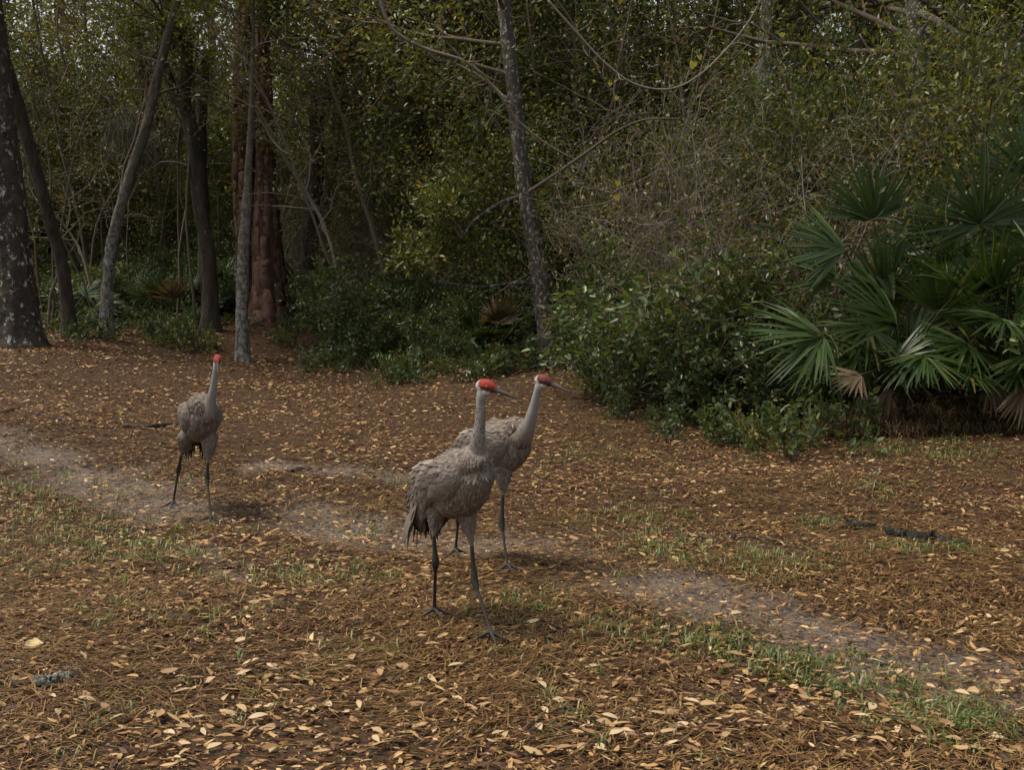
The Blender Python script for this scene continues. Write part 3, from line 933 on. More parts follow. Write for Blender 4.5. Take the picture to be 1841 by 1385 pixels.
palm_clump('palmetto', 'large green fan palmetto with a low fan spread over the litter', 1620, 11.5, [
    (1478, 606, 10.7, (-1, -.35, -.12), (.15, -.7, .75), .78, 1.45, 26, True, False),
    (1610, 585, 10.9, (-.75, -.25, .62), (.5, -.6, .6), .92, 1.0, 26, True, False),
    (1570, 395, 11.6, (-.15, -.1, 1), (.1, -1, .1), .72, 1.35, 28, True, False),
    (1725, 520, 10.9, (-.5, -.5, .35), (.1, -.5, .85), .55, 1.9, 22, True, False),
    (1500, 500, 11.7, (-.8, -.1, .5), (.3, -.8, .4), .62, 1.2, 22, False, False),
    (1640, 480, 11.9, (.2, .2, 1), (0, -1, .3), .65, 1.3, 24, False, False),
    (1560, 590, 11.3, (-.2, -.5, -.4), (.2, -.7, .8), .6, 1.5, 22, False, False),
    (1660, 640, 10.8, (.1, -.6, -.35), (.1, -.5, .85), .55, 1.5, 20, False, False),
    (1690, 560, 11.3, (.2, -.4, .5), (.1, -.8, .5), .7, 1.7, 26, False, False),
    (1590, 520, 11.6, (-.4, -.3, .6), (.2, -.8, .4), .75, 1.5, 26, False, False),
    (1540, 640, 11.4, (-.5, -.4, -.1), (.2, -.6, .8), .6, 1.6, 22, False, False),
    (1690, 660, 11.1, (.1, -.5, -.1), (.1, -.6, .8), .6, 1.7, 24, False, False),
    (1600, 650, 11.2, (-.2, -.5, .1), (.1, -.6, .8), .55, 1.8, 24, False, False),
    (1545, 675, 10.9, (-.8, -.3, -.35), (.2, -.5, .85), .35, 1.2, 10, False, True),
    (1600, 700, 11.2, (-.4, -.2, -.8), (.2, -.7, .6), .35, .5, 7, False, True)])
palm_clump('palmetto', 'tall dark fan palmetto with brown dead fronds hanging at its foot', 1800, 11.6, [
    (1762, 400, 11.5, (-.05, -.1, 1), (0, -1, .1), .92, 2.2, 34, True, False),
    (1800, 575, 10.9, (-.3, -.5, -.1), (.1, -.6, .8), .62, 1.9, 24, True, False),
    (1845, 310, 11.6, (.2, -.1, 1), (-.15, -1, .1), .75, 1.7, 28, True, False),
    (1880, 480, 11.0, (.4, -.5, .5), (-.2, -.8, .5), .8, 1.6, 26, False, False),
    (1850, 640, 10.8, (.2, -.7, -.2), (0, -.5, .85), .6, 1.6, 24, False, False),
    (1700, 420, 12.0, (-.5, .2, .9), (.2, -1, .3), .75, 1.4, 26, False, False),
    (1740, 620, 11.1, (-.5, -.5, -.2), (.2, -.6, .7), .6, 1.4, 22, False, False),
    (1950, 400, 11.6, (.6, 0, .8), (-.2, -1, .3), .85, 1.6, 26, False, False),
    (1770, 520, 11.4, (-.1, -.4, .6), (.1, -.8, .5), .75, 1.8, 28, False, False),
    (1700, 500, 11.7, (-.4, -.2, .7), (.2, -.9, .4), .75, 1.6, 26, False, False),
    (1830, 560, 11.2, (.2, -.5, .3), (0, -.8, .6), .7, 1.8, 26, False, False),
    (1760, 650, 11.2, (-.2, -.5, 0), (.1, -.6, .8), .6, 1.8, 24, False, False),
    (1900, 600, 11.2, (.4, -.5, .1), (-.1, -.6, .8), .7, 1.7, 24, False, False),
    (1820, 440, 11.9, (.1, .1, 1), (0, -1, .2), .8, 1.7, 28, False, False),
    (1740, 665, 10.95, (-.3, -.6, -.15), (.1, -.5, .85), .55, 1.6, 22, False, False),
    (1830, 665, 10.9, (.1, -.6, -.2), (0, -.5, .85), .55, 1.6, 22, False, False),
    (1780, 680, 11.0, (.1, -.4, -.8), (.1, -.9, .3), .45, .5, 9, True, True),
    (1842, 690, 10.8, (-.3, -.5, -.7), (0, -.9, .4), .5, .6, 10, True, True)])


# brown thatch of dead blades and dry grass round the palmettos' feet
nt2 = 5200
tx = rngp.uniform(at_px(1500, 11), at_px(2050, 11), nt2)
ty = 10.75 + rngp.random(nt2) ** 1.4 * 1.5
ci_ = np.floor(tx * 5) * .2 + .1
tx = tx * .45 + ci_ * .55 + rngp.normal(0, .05, nt2)
Lt = rngp.uniform(.10, .34, nt2) * np.interp(ty, [10.75, 11.5], [.6, 1.2])
azt = rngp.uniform(0, 6.283, nt2)
lt = rngp.uniform(.3, 1.3, nt2)
q0 = np.stack([tx, ty, height(tx, ty) - .01], 1)
hh = np.stack([np.cos(azt), np.sin(azt), np.zeros(nt2)], 1)
q1 = q0 + Z * (Lt * .65)[:, None] + hh * (Lt * lt * .35)[:, None]
q2 = q0 + Z * (Lt * (.95 - .6 * lt))[:, None] + hh * (Lt * lt)[:, None]
q2[:, 2] = np.maximum(q2[:, 2], q0[:, 2] + .01)
wt_ = np.stack([-np.sin(azt), np.cos(azt), np.zeros(nt2)], 1) * .005
Vt = np.stack([q0 - wt_, q0 + wt_, q1 - wt_, q1 + wt_, q2], 1).reshape(-1, 3)
bt = np.arange(nt2)[:, None] * 5
M['thatch'] = mat_leaf('dry_thatch_blade', [(0, (.035, .022, .012)), (.6, (.085, .058, .030)), (1, (.17, .125, .065))], .7, .2, .2)
obj('dry_thatch', mesh_np('dry_thatch', Vt, [bt + np.array([2, 3, 4]), bt + np.array([0, 1, 3, 2])], M['thatch']), None, None, 'brown thatch of dead blades and dry grass under the palmettos', 'dry grass', None, 'stuff')


def small_palm(label, x, d, s, seed, nf=9):
    r = np.random.default_rng(seed)
    wx = at_px(x, d)
    org = np.array([wx, d, H(wx, d)])
    root = obj('small_palmetto', None, None, org, label, 'palmetto')
    for q in range(nf):
        az = r.uniform(0, 6.283)
        el = r.uniform(.3, 1.25)
        d3 = np.array([math.cos(az) * math.cos(el), math.sin(az) * math.cos(el), math.sin(el)])
        hub = d3 * s * r.uniform(.7, 1.1)
        ax = unit(d3 + np.array([0, 0, -.25]))
        nm = np.array([-math.cos(az) * math.sin(el), -math.sin(az) * math.sin(el), math.cos(el)]) + np.array([0, -.6, .2])
        frond(root, np.array([0, 0, 0.]), hub, ax, nm, s * r.uniform(.6, .8), 1.4, 20, r, False, r.random() < .08)
    return root


small_palm('bright small palmetto between the crooked tree and the forked tree', 312, 21, .75, 1, 11)
small_palm('palmetto tucked close against the dark snag', 372, 22.5, .9, 2)
small_palm('palmetto growing beside the stout spotted oak', 120, 20.5, .7, 3)
small_palm('palmetto under the thicket just beside the white-flecked trunk', 880, 17.2, .8, 5, 11)
small_palm('palmetto half hidden by glossy shrubs behind the flecked trunk', 1040, 18.2, .95, 6, 11)
small_palm('palmetto in the gloom behind the flaring pine', 560, 22.5, .85, 7)
small_palm('palmetto in deep shade in front of the elbow-bent oak', 640, 19.5, .7, 8)
small_palm('palmetto standing behind the slim crooked tree', 230, 23, .7, 9)

# ------------------------------------------------------------------ hanging moss, vines, loose branches
for q in range(24):
    x = rng.uniform(60, 600) if q < 16 else rng.uniform(600, 1300)
    y = rng.uniform(10, 300) if q < 16 else rng.uniform(0, 200)
    d = rng.uniform(20.5, 26)
    c = px(x, y, d)
    n = 90
    mb = MB()
    st = np.clip(rng.normal(0, 1, (n, 3)), -1.5, 1.5) * np.array([.18, .16, .14])
    L = rng.uniform(.1, .55, n) * rng.uniform(.6, 1.5)
    for s, l in zip(st, L):
        P0 = s
        P1 = s + [rng.normal(0, .07), rng.normal(0, .07), -l * .5]
        P2 = s + [rng.normal(0, .13), rng.normal(0, .13), -l]
        wv = np.array([rng.uniform(.006, .014), rng.normal(0, .008), 0])
        mb.add([P0 - wv * .6, P0 + wv * .6, P1 + wv, P1 - wv, P2], [(3, 2, 4)], [(0, 1, 2, 3)])
    obj('spanish_moss', mb.mesh('spanish_moss', M['moss']), None, c, 'grey beard of hanging moss ' + mark(c[0], c[1]), 'moss', 'hanging moss beards')


def vine(name, label, pts, w0, w1, mat, heart=(), cat='branch', twigs=0, seed=0):
    r = np.random.default_rng(seed)
    P = catmull([px(*p) for p in pts], 8 * len(pts))
    org = P[0]
    R = np.linspace(w0, w1, len(P)) * pts[0][2] / FPX / 2
    root = obj(name, None, None, org, label, cat)
    mb = MB()
    tube(mb, P - org, R, 6, lump=.06, rng=r)
    for q in range(twigs):
        ii = r.integers(3, len(P) - 2)
        d = unit(P[ii + 1] - P[ii] + r.normal(0, .5, 3) * np.linalg.norm(P[ii + 1] - P[ii]) * 2)
        l = r.uniform(.25, .6)
        tube(mb, catmull([P[ii] - org, P[ii] - org + d * l * .5 + r.normal(0, .03, 3), P[ii] - org + d * l + r.normal(0, .06, 3)], 6), np.linspace(R[ii] * .6, .002, 6), 4)
    obj('stem', mb.mesh('stem', mat, True), root)
    for hx, hy, hd, s in heart:
        c = px(hx, hy, hd) - org
        V = [(0, 0, .25), (.3, -.05, .5), (.55, -.08, .35), (.5, -.05, -.1), (.2, 0, -.55), (0, 0, -.8), (-.2, 0, -.55), (-.5, -.05, -.1), (-.55, -.08, .35), (-.3, -.05, .5), (0, .1, -.1)]
        V = np.array(V) * s
        a = r.uniform(-.5, .5)
        ca, sa = math.cos(a), math.sin(a)
        V = np.stack([V[:, 0] * ca - V[:, 2] * sa, V[:, 1], V[:, 0] * sa + V[:, 2] * ca], 1) + c
        F = [(10, q, (q + 1) % 10) for q in range(10)]
        lf = obj('leaf', mesh_np('leaf', V, [np.array(F)], M['leaf_yellow']), root)
    return root


vine('hanging_vine', 'long thin vine sagging in a loop with yellow leaves on it', [(985, 0, 13), (1030, 50, 13), (1085, 110, 13), (1140, 150, 13), (1200, 160, 13), (1250, 140, 13), (1300, 95, 13), (1345, 40, 13), (1372, -10, 13)], 4, 3.5, M['twig_grey'],
     [(1246, 115, 12.95, .075), (1258, 102, 12.95, .05), (1097, 150, 12.95, .04), (1109, 175, 12.95, .045), (1407, 61, 12.95, .045), (1068, 145, 12.95, .03)], 'vine', 6, 1)
vine('bare_branch', 'bare arching branch crossing in front of the flecked trunk', [(680, -10, 15.2), (705, 50, 15.2), (760, 85, 15.2), (840, 112, 15.2), (890, 160, 15.2), (930, 215, 15.3), (985, 260, 15.4), (1060, 300, 15.4)], 7, 3, M['twig_grey'], (), 'branch', 10, 2)
vine('bare_branch', 'slanting bare branch rising out of the glossy shrubs', [(950, 345, 14.6), (1010, 305, 14.6), (1060, 270, 14.6), (1110, 235, 14.5), (1160, 215, 14.5), (1225, 213, 14.5)], 6, 3, M['twig'], (), 'branch', 8, 3)
vine('yellow_leaf_sprig', 'thin sprig carrying two yellow heart-shaped leaves', [(1110, 420, 13.6), (1113, 380, 13.6), (1108, 350, 13.6), (1112, 322, 13.6)], 2, 2, M['twig'],
     [(1111, 329, 13.55, .055), (1109, 354, 13.55, .07)], 'vine', 2, 4)
vine('bare_branch', 'dark limb arching down beyond the palmetto clump', [(1640, -20, 14), (1690, 25, 14), (1735, 55, 14), (1765, 60, 14)], 14, 5, M['bark_dark'], (), 'branch', 6, 5)
vine('bare_branch', 'pale thin twig slanting down between grey trunk and palmettos', [(1545, 60, 13), (1590, 140, 13), (1620, 210, 13), (1650, 270, 13)], 3, 2, M['twig_grey'], (), 'branch', 4, 6)
vine('bare_branch', 'thin bare branch forking through the leaves near the bent oak', [(790, 20, 17), (800, 70, 17), (840, 120, 17), (862, 180, 17), (905, 235, 17)], 5, 3, M['twig'], (), 'branch', 9, 7)

# ------------------------------------------------------------------ ground litter
def scatter(n, r, dmax=17.5, dmin=2.6, power=1.0, margin=1.15):
    """random ground points in the widened view wedge"""
    d = dmin + (dmax - dmin) * r.random(n) ** power
    x = (r.random(n) * 2 - 1) * d * .44 * margin
    return x, d


rl = np.random.default_rng(9)
NL = 165000
x, y = scatter(NL, rl, 26, power=1.0)
sm_ = soil_mask(x, y)
clump = .55 + .45 * vnoise(x, y, 1.3, 8) + .25 * vnoise(x, y, 4, 9)
keep = (rl.random(NL) < np.clip(clump * (1 - .62 * sm_) + .15, .05, 1))
x, y = x[keep], y[keep]
n = len(x)
z = height(x, y) + rl.uniform(.003, .022, n)
az = rl.normal(0, .9, n) + rl.integers(0, 2, n) * math.pi
D = np.stack([np.cos(az), np.sin(az), rl.normal(0, .16, n)], 1)
Nn = np.stack([rl.normal(0, .38, n), rl.normal(0, .38, n), np.ones(n)], 1)
L = rl.gamma(9, .0050, n)
L = np.clip(L, .022, .085) * .86 * np.interp(y, [12, 22], [1, 1.5])
Wl = L * rl.uniform(.24, .42, n)
fold = rl.uniform(-.1, .3, n)
curl = rl.uniform(-.25, .18, n)
P = np.stack([x, y, z], 1) - unit(D) * L[:, None] * .5
P[:, 2] += np.maximum(0, curl) * L * .7
# the 300 that show largest become pieces of the floor
big = np.argsort(-(L * np.sqrt(Wl / L) / y) * (np.abs(x) < .43 * y) * (y > 3.9))[:300]
mask = np.ones(n, bool)
mask[big] = False
mb = MB()
leaves(mb, P[mask], D[mask], Nn[mask], L[mask], Wl[mask], fold[mask], curl[mask], True)
obj('leaf_litter', mb.mesh('leaf_litter', M['litter']), floor, kind='stuff')
VAR = []
TINT = [(0.429, 0.313, 0.18), (0.34, 0.224, 0.105), (0.266, 0.163, 0.074), (0.2, 0.109, 0.05), (0.37, 0.272, 0.161), (0.311, 0.19, 0.081)]
for q, c in enumerate(TINT):
    m = mat_plain('dry_leaf_%d' % q, c, .6, .2, 40)
    for f in range(2):
        mb = MB()
        wdt, fo, cu, tw = rl.uniform(.26, .42), rl.uniform(.05, .35), rl.uniform(-.35, .25), rl.uniform(-.25, .25)
        tt = np.array([0, .08, .2, .35, .52, .68, .83, .94, 1])
        ww = wdt * .5 * np.array([.03, .30, .70, .95, 1, .88, .60, .28, .01]) * rl.uniform(.9, 1.1, 9)
        ben = wdt * rl.uniform(-.35, .35) * np.sin(tt * 3.1)
        zz_ = .04 + cu * (tt - .5) ** 2
        Vl = np.concatenate([np.stack([tt - .5, ben - ww, zz_ + ww * fo + tw * ww * (tt - .5)], 1), np.stack([tt - .5, ben, zz_], 1), np.stack([tt - .5, ben + ww, zz_ + ww * fo - tw * ww * (tt - .5)], 1)])
        Fl = [(i2, i2 + 9, i2 + 10, i2 + 1) for i2 in range(8)] + [(i2 + 9, i2 + 18, i2 + 19, i2 + 10) for i2 in range(8)]
        mb.add(Vl, None, Fl)
        VAR.append(mb.mesh('leaf', m))
for q in big:
    o = obj('leaf', VAR[rl.integers(0, len(VAR))], floor)
    d = unit(D[q])
    nn = unit(Nn[q] - d * (Nn[q] @ d))
    yy = np.cross(nn, d)
    l = L[q] * 1.08
    c = P[q] + d * L[q] * .5 + np.array([0, 0, .008])
    o.matrix_local = Matrix(((d[0] * l, yy[0] * l, nn[0] * l, c[0]), (d[1] * l, yy[1] * l, nn[1] * l, c[1]), (d[2] * l, yy[2] * l, nn[2] * l, c[2]), (0, 0, 0, 1)))

# crumbs of bark, broken leaf and twig
nf = 60000
x, y = scatter(nf, rl, 10, power=.9)
d = np.stack([rl.normal(0, 1, nf), rl.normal(0, 1, nf), rl.normal(0, .2, nf)], 1)
mb = MB()
Lc = rl.uniform(.006, .024, nf)
leaves(mb, np.stack([x, y, height(x, y) - .03 * soil_mask(x, y) + rl.uniform(.002, .008, nf)], 1), d, np.stack([rl.normal(0, .4, nf), rl.normal(0, .4, nf), np.ones(nf)], 1), Lc, Lc * rl.uniform(.2, .7, nf), .2, .1, False)
obj('leaf_crumbs', mb.mesh('leaf_crumbs', M['litter']), floor, kind='stuff')
# pine needles
NN = 120000
x, y = scatter(NN, rl, 13, power=.8)
dens = np.clip(.5 + .8 * vnoise(x, y, .8, 12) + .35 * vnoise(x, y, 2.5, 13), .08, 1) * (1 - .8 * soil_mask(x, y)) * np.interp(y, [5, 10], [.95, .35])
k = rl.random(NN) < dens
x, y = x[k], y[k]
n = len(x)
flow = 2.4 * vnoise(x, y, .7, 14)
az = flow + rl.normal(0, .8, n)
Ln = rl.uniform(.07, .2, n)
z = height(x, y) + rl.uniform(.006, .026, n)
d = np.stack([np.cos(az), np.sin(az), rl.normal(0, .10, n)], 1)
s = np.stack([-np.sin(az), np.cos(az), np.zeros(n)], 1)
c = np.stack([x, y, z], 1)
bend = rl.normal(0, .18, n)[:, None] * Ln[:, None]
wv = s * (.0012 + .00022 * y)[:, None]
p0, p1, p2 = c - d * Ln[:, None] / 2, c + s * bend * .5 + Z * .006, c + d * Ln[:, None] / 2
V = np.stack([p0 - wv, p0 + wv, p1 - wv, p1 + wv, p2], 1).reshape(-1, 3)
b = np.arange(n)[:, None] * 5
obj('pine_needle_litter', mesh_np('pine_needle_litter', V, [np.concatenate([b + np.array([2, 3, 4])]), b + np.array([0, 1, 3, 2])], M['needle']), None, None, 'mat of fallen rust-brown pine needles over the track', 'pine needles', None, 'stuff')

# grass: patches
GP = [(40, 960, 1.0, 320), (140, 1000, .8, 200), (20, 900, .9, 220), (300, 1010, .5, 90), (480, 1045, .45, 80), (660, 1040, .3, 40), (420, 1130, .3, 40), (170, 1120, .3, 40), (600, 1195, .3, 35), (1170, 940, .45, 130), (1170, 1000, .35, 80), (1300, 1020, .4, 110), (1430, 1030, .35, 90), (1480, 950, .2, 60),
      (1640, 1005, .2, 70), (1750, 1010, .15, 35), (1250, 1165, .3, 70), (1330, 1175, .25, 60), (1480, 1220, .35, 130), (1540, 1240, .3, 60), (1740, 1300, .3, 110), (1780, 1320, .25, 80), (1680, 1330, .3, 60), (940, 1105, .25, 70), (1110, 1145, .2, 40), (650, 960, .3, 30), (1560, 900, .4, 60), (1700, 800, .8, 200),
      (1600, 800, .6, 140), (1080, 800, .5, 80), (900, 1210, .4, 30), (300, 1300, .4, 30), (1060, 1330, .4, 30), (780, 880, .5, 50)]
gxs, gys = [], []
for a, b, r, nb in GP:
    d = CAMH * FPX / (b - 520.0)
    if b < 830:
        d *= .86
    nb = int(nb * 3.2)
    cxx = at_px(a, d)
    # little tufts inside the patch
    nt_ = max(3, nb // 6)
    tx, ty = cxx + rl.normal(0, r * .55, nt_), d + rl.normal(0, r * .55, nt_)
    ii = rl.integers(0, nt_, nb)
    gxs.append(tx[ii] + rl.normal(0, .025, nb))
    gys.append(ty[ii] + rl.normal(0, .025, nb))
x, y = np.concatenate(gxs), np.concatenate(gys)
n = len(x)
Lg = rl.uniform(.025, .085, n)
az = rl.uniform(0, 6.283, n)
lean = rl.uniform(.4, 1.5, n)
p0 = np.stack([x, y, height(x, y) - .005], 1)
hd = np.stack([np.cos(az), np.sin(az), np.zeros(n)], 1)
p1 = p0 + Z * (Lg * .6)[:, None] + hd * (Lg * lean * .3)[:, None]
p2 = p0 + Z * (Lg * (1 - .42 * lean))[:, None] + hd * (Lg * lean)[:, None]
wv = np.stack([-np.sin(az), np.cos(az), np.zeros(n)], 1) * .0028
V = np.stack([p0 - wv, p0 + wv, p1 - wv, p1 + wv, p2], 1).reshape(-1, 3)
b = np.arange(n)[:, None] * 5
obj('grass', mesh_np('grass', V, [b + np.array([2, 3, 4]), b + np.array([0, 1, 3, 2])], M['grass']), None, None, 'thin green grass sprouting in patches through the litter', 'grass', None, 'stuff')


# sticks, branch, log, bark
def stick(name, label, pts, w0, w1, mat, cat='stick', k=7, lump=.1, side=()):
    r = np.random.default_rng(len(pts) * 7 + int(pts[0][0]))
    W_ = []
    for a, b in pts:
        d = CAMH * FPX / (b - 520.0)
        for _ in range(6):
            xx = at_px(a, d)
            d = (CAMH - H(xx, d)) * FPX / (b - 520.0)
        xx = at_px(a, d)
        W_.append(np.array([xx, d, H(xx, d)]))
    wd = np.linspace(w0, w1, len(W_)) * W_[0][1] / FPX / 2
    P = np.array([p + Z * (q * .6) for p, q in zip(W_, wd)])
    P = catmull(P, 7 * len(P)) + r.normal(0, .004, (7 * len(P), 3))
    R = np.interp(np.linspace(0, 1, len(P)), np.linspace(0, 1, len(wd)), wd)
    org = P[0].copy()
    mb = MB()
    tube(mb, P - org, R, k, lump=lump, rng=r)
    for t, dx, dz in side:
        ii = int(t * (len(P) - 1))
        e = P[ii] + np.array([dx, .02, dz])
        tube(mb, catmull([P[ii] - org, (P[ii] + e) / 2 - org + [0, 0, .01], e - org], 6), np.linspace(R[ii] * .7, .002, 6), 5)
    return obj(name, mb.mesh(name, mat, True), None, org, label, cat)


stick('fallen_branch', 'long crooked fallen branch lying over grassy litter', [(1225, 972), (1290, 975), (1350, 972), (1400, 980), (1440, 993), (1463, 990)], 8, 5, M['stick'], side=[(.95, -.06, .10), (.3, .12, .02)])
stick('rotten_log', 'rotten grey-green log sunk into the litter near the track', [(1612, 974), (1640, 976), (1665, 980), (1690, 979), (1720, 987), (1752, 990)], 27, 13, M['rotten'], 'log', 18, .28, [(.02, -.05, .05), (.5, .06, .05), (.8, .03, .05)])
stick('rotten_log', 'dark stub of rotten wood beside the grey-green log', [(1535, 953), (1560, 957), (1582, 955)], 17, 10, M['rotten'], 'log', 16, .3, [(.1, -.06, .06)])
stick('bark_chunk', 'pale lichen-crusted chunk of broken branch on pine needles', [(52, 1252), (70, 1248), (92, 1243), (108, 1240)], 25, 22, M['pale_lichen'], 'wood', 18, .2)
stick('fallen_stick', 'dark stick in the shaded litter near the lone crane', [(215, 776), (260, 772), (318, 764)], 10, 8, M['stick'], side=[(.5, .2, .03)])
stick('fallen_stick', 'long dark root-like stick at the shady side of the track', [(-10, 748), (40, 742), (90, 756), (160, 766)], 7, 4, M['stick'])
stick('fallen_stick', 'short dark stick lying on grey sand of the track', [(392, 1030), (410, 1029), (428, 1029)], 6, 5, M['stick'])
stick('fallen_stick', 'thin straight twig on the bare sandy rut', [(1613, 1208), (1635, 1225), (1660, 1243)], 5, 4, M['stick'])
stick('fallen_stick', 'short stout stick beside small grass tufts', [(1205, 1152), (1222, 1154), (1238, 1153)], 8, 6, M['stick'])
stick('fallen_stick', 'dark twig half buried in pine needles', [(170, 1285), (196, 1277), (222, 1268)], 5, 4, M['stick'])
stick('fallen_stick', 'tan split stick between the feet of the walking crane', [(802, 1091), (822, 1095), (842, 1097)], 6, 5, M['dead_wood'])
stick('fallen_stick', 'thin branch slanting down from the thicket onto the litter', [(1190, 806), (1250, 802), (1300, 790), (1380, 765)], 5, 3, M['stick'], side=[(.6, .2, .05)])
stick('fallen_stick', 'pale split stick standing out in the litter by the log', [(1548, 888), (1562, 880), (1580, 872), (1590, 845)], 7, 4, M['twig_grey'])
stick('fallen_stick', 'short dark stick on the sand behind the walking cranes', [(520, 852), (540, 850), (560, 851)], 7, 6, M['stick'])

# big pale leaf, a curled lobed one
V = []
for q in range(14):
    a = q / 14 * 6.283
    r = .05 * (1 + .22 * math.cos(5 * a))
    V.append((r * 1.35 * math.cos(a), r * math.sin(a), .012 + .012 * math.sin(2 * a)))
V.append((0, 0, .006))
bx, bd = at_px(26, 1.6 * FPX / (1187 - 520)), 1.6 * FPX / (1187 - 520)
obj('large_pale_leaf', mesh_np('large_pale_leaf', V, [np.array([(14, q, (q + 1) % 14) for q in range(14)])], mat_plain('pale_leaf', (.36, .26, .12), .6, .3, 40)), None, (bx, bd, H(bx, bd) + .012), 'large pale yellow lobed leaf lying flat on the needles', 'leaf')

# ------------------------------------------------------------------ cranes
def mat_crane_body():
    m, nt, b, out = nodes('crane_plumage_and_skin')
    a = N_(nt, 'ShaderNodeVertexColor', layer_name='col')
    n = noise(nt, 90, coords(nt, (1, 1, 1)), 5, .7)
    c = mix(nt, 1.0, a.outputs[0], ramp(nt, n, [(.2, (.72, .72, .72)), (.8, (1.2, 1.18, 1.15))]), 'MULTIPLY')
    nt.links.new(c, b.inputs['Base Color'])
    b.inputs['Roughness'].default_value = .75
    b.inputs['Specular IOR Level'].default_value = .25
    bump(nt, n, b, .25, .006)
    return m


M['crane'] = mat_crane_body()
M['feather'] = mat_leaf('grey_brown_feather', [(0, (.075, .056, .042)), (.3, (.12, .094, .074)), (.8, (.165, .134, .108)), (1, (.27, .235, .20))], .7, .12, .25, (1, .95, .9))
M['plume'] = mat_leaf('long_wing_plume', [(0, (.10, .08, .064)), (.7, (.165, .138, .114)), (1, (.25, .215, .185))], .7, .1, .25, (1, 1, 1))
M['quill'] = mat_leaf('dark_flight_feather', [(0, (.018, .014, .012)), (1, (.05, .042, .036))], .6, 0, .3)
M['bill'] = mat_plain('grey_horn_bill', (.10, .10, .085), .3, .2, 60, .5)
M['eye'] = mat_plain('orange_eye', (.35, .10, .02), .1, .1, 60, .6)
M['pupil'] = mat_plain('black_pupil', (.005, .005, .005), .05, 0, 60, .6)


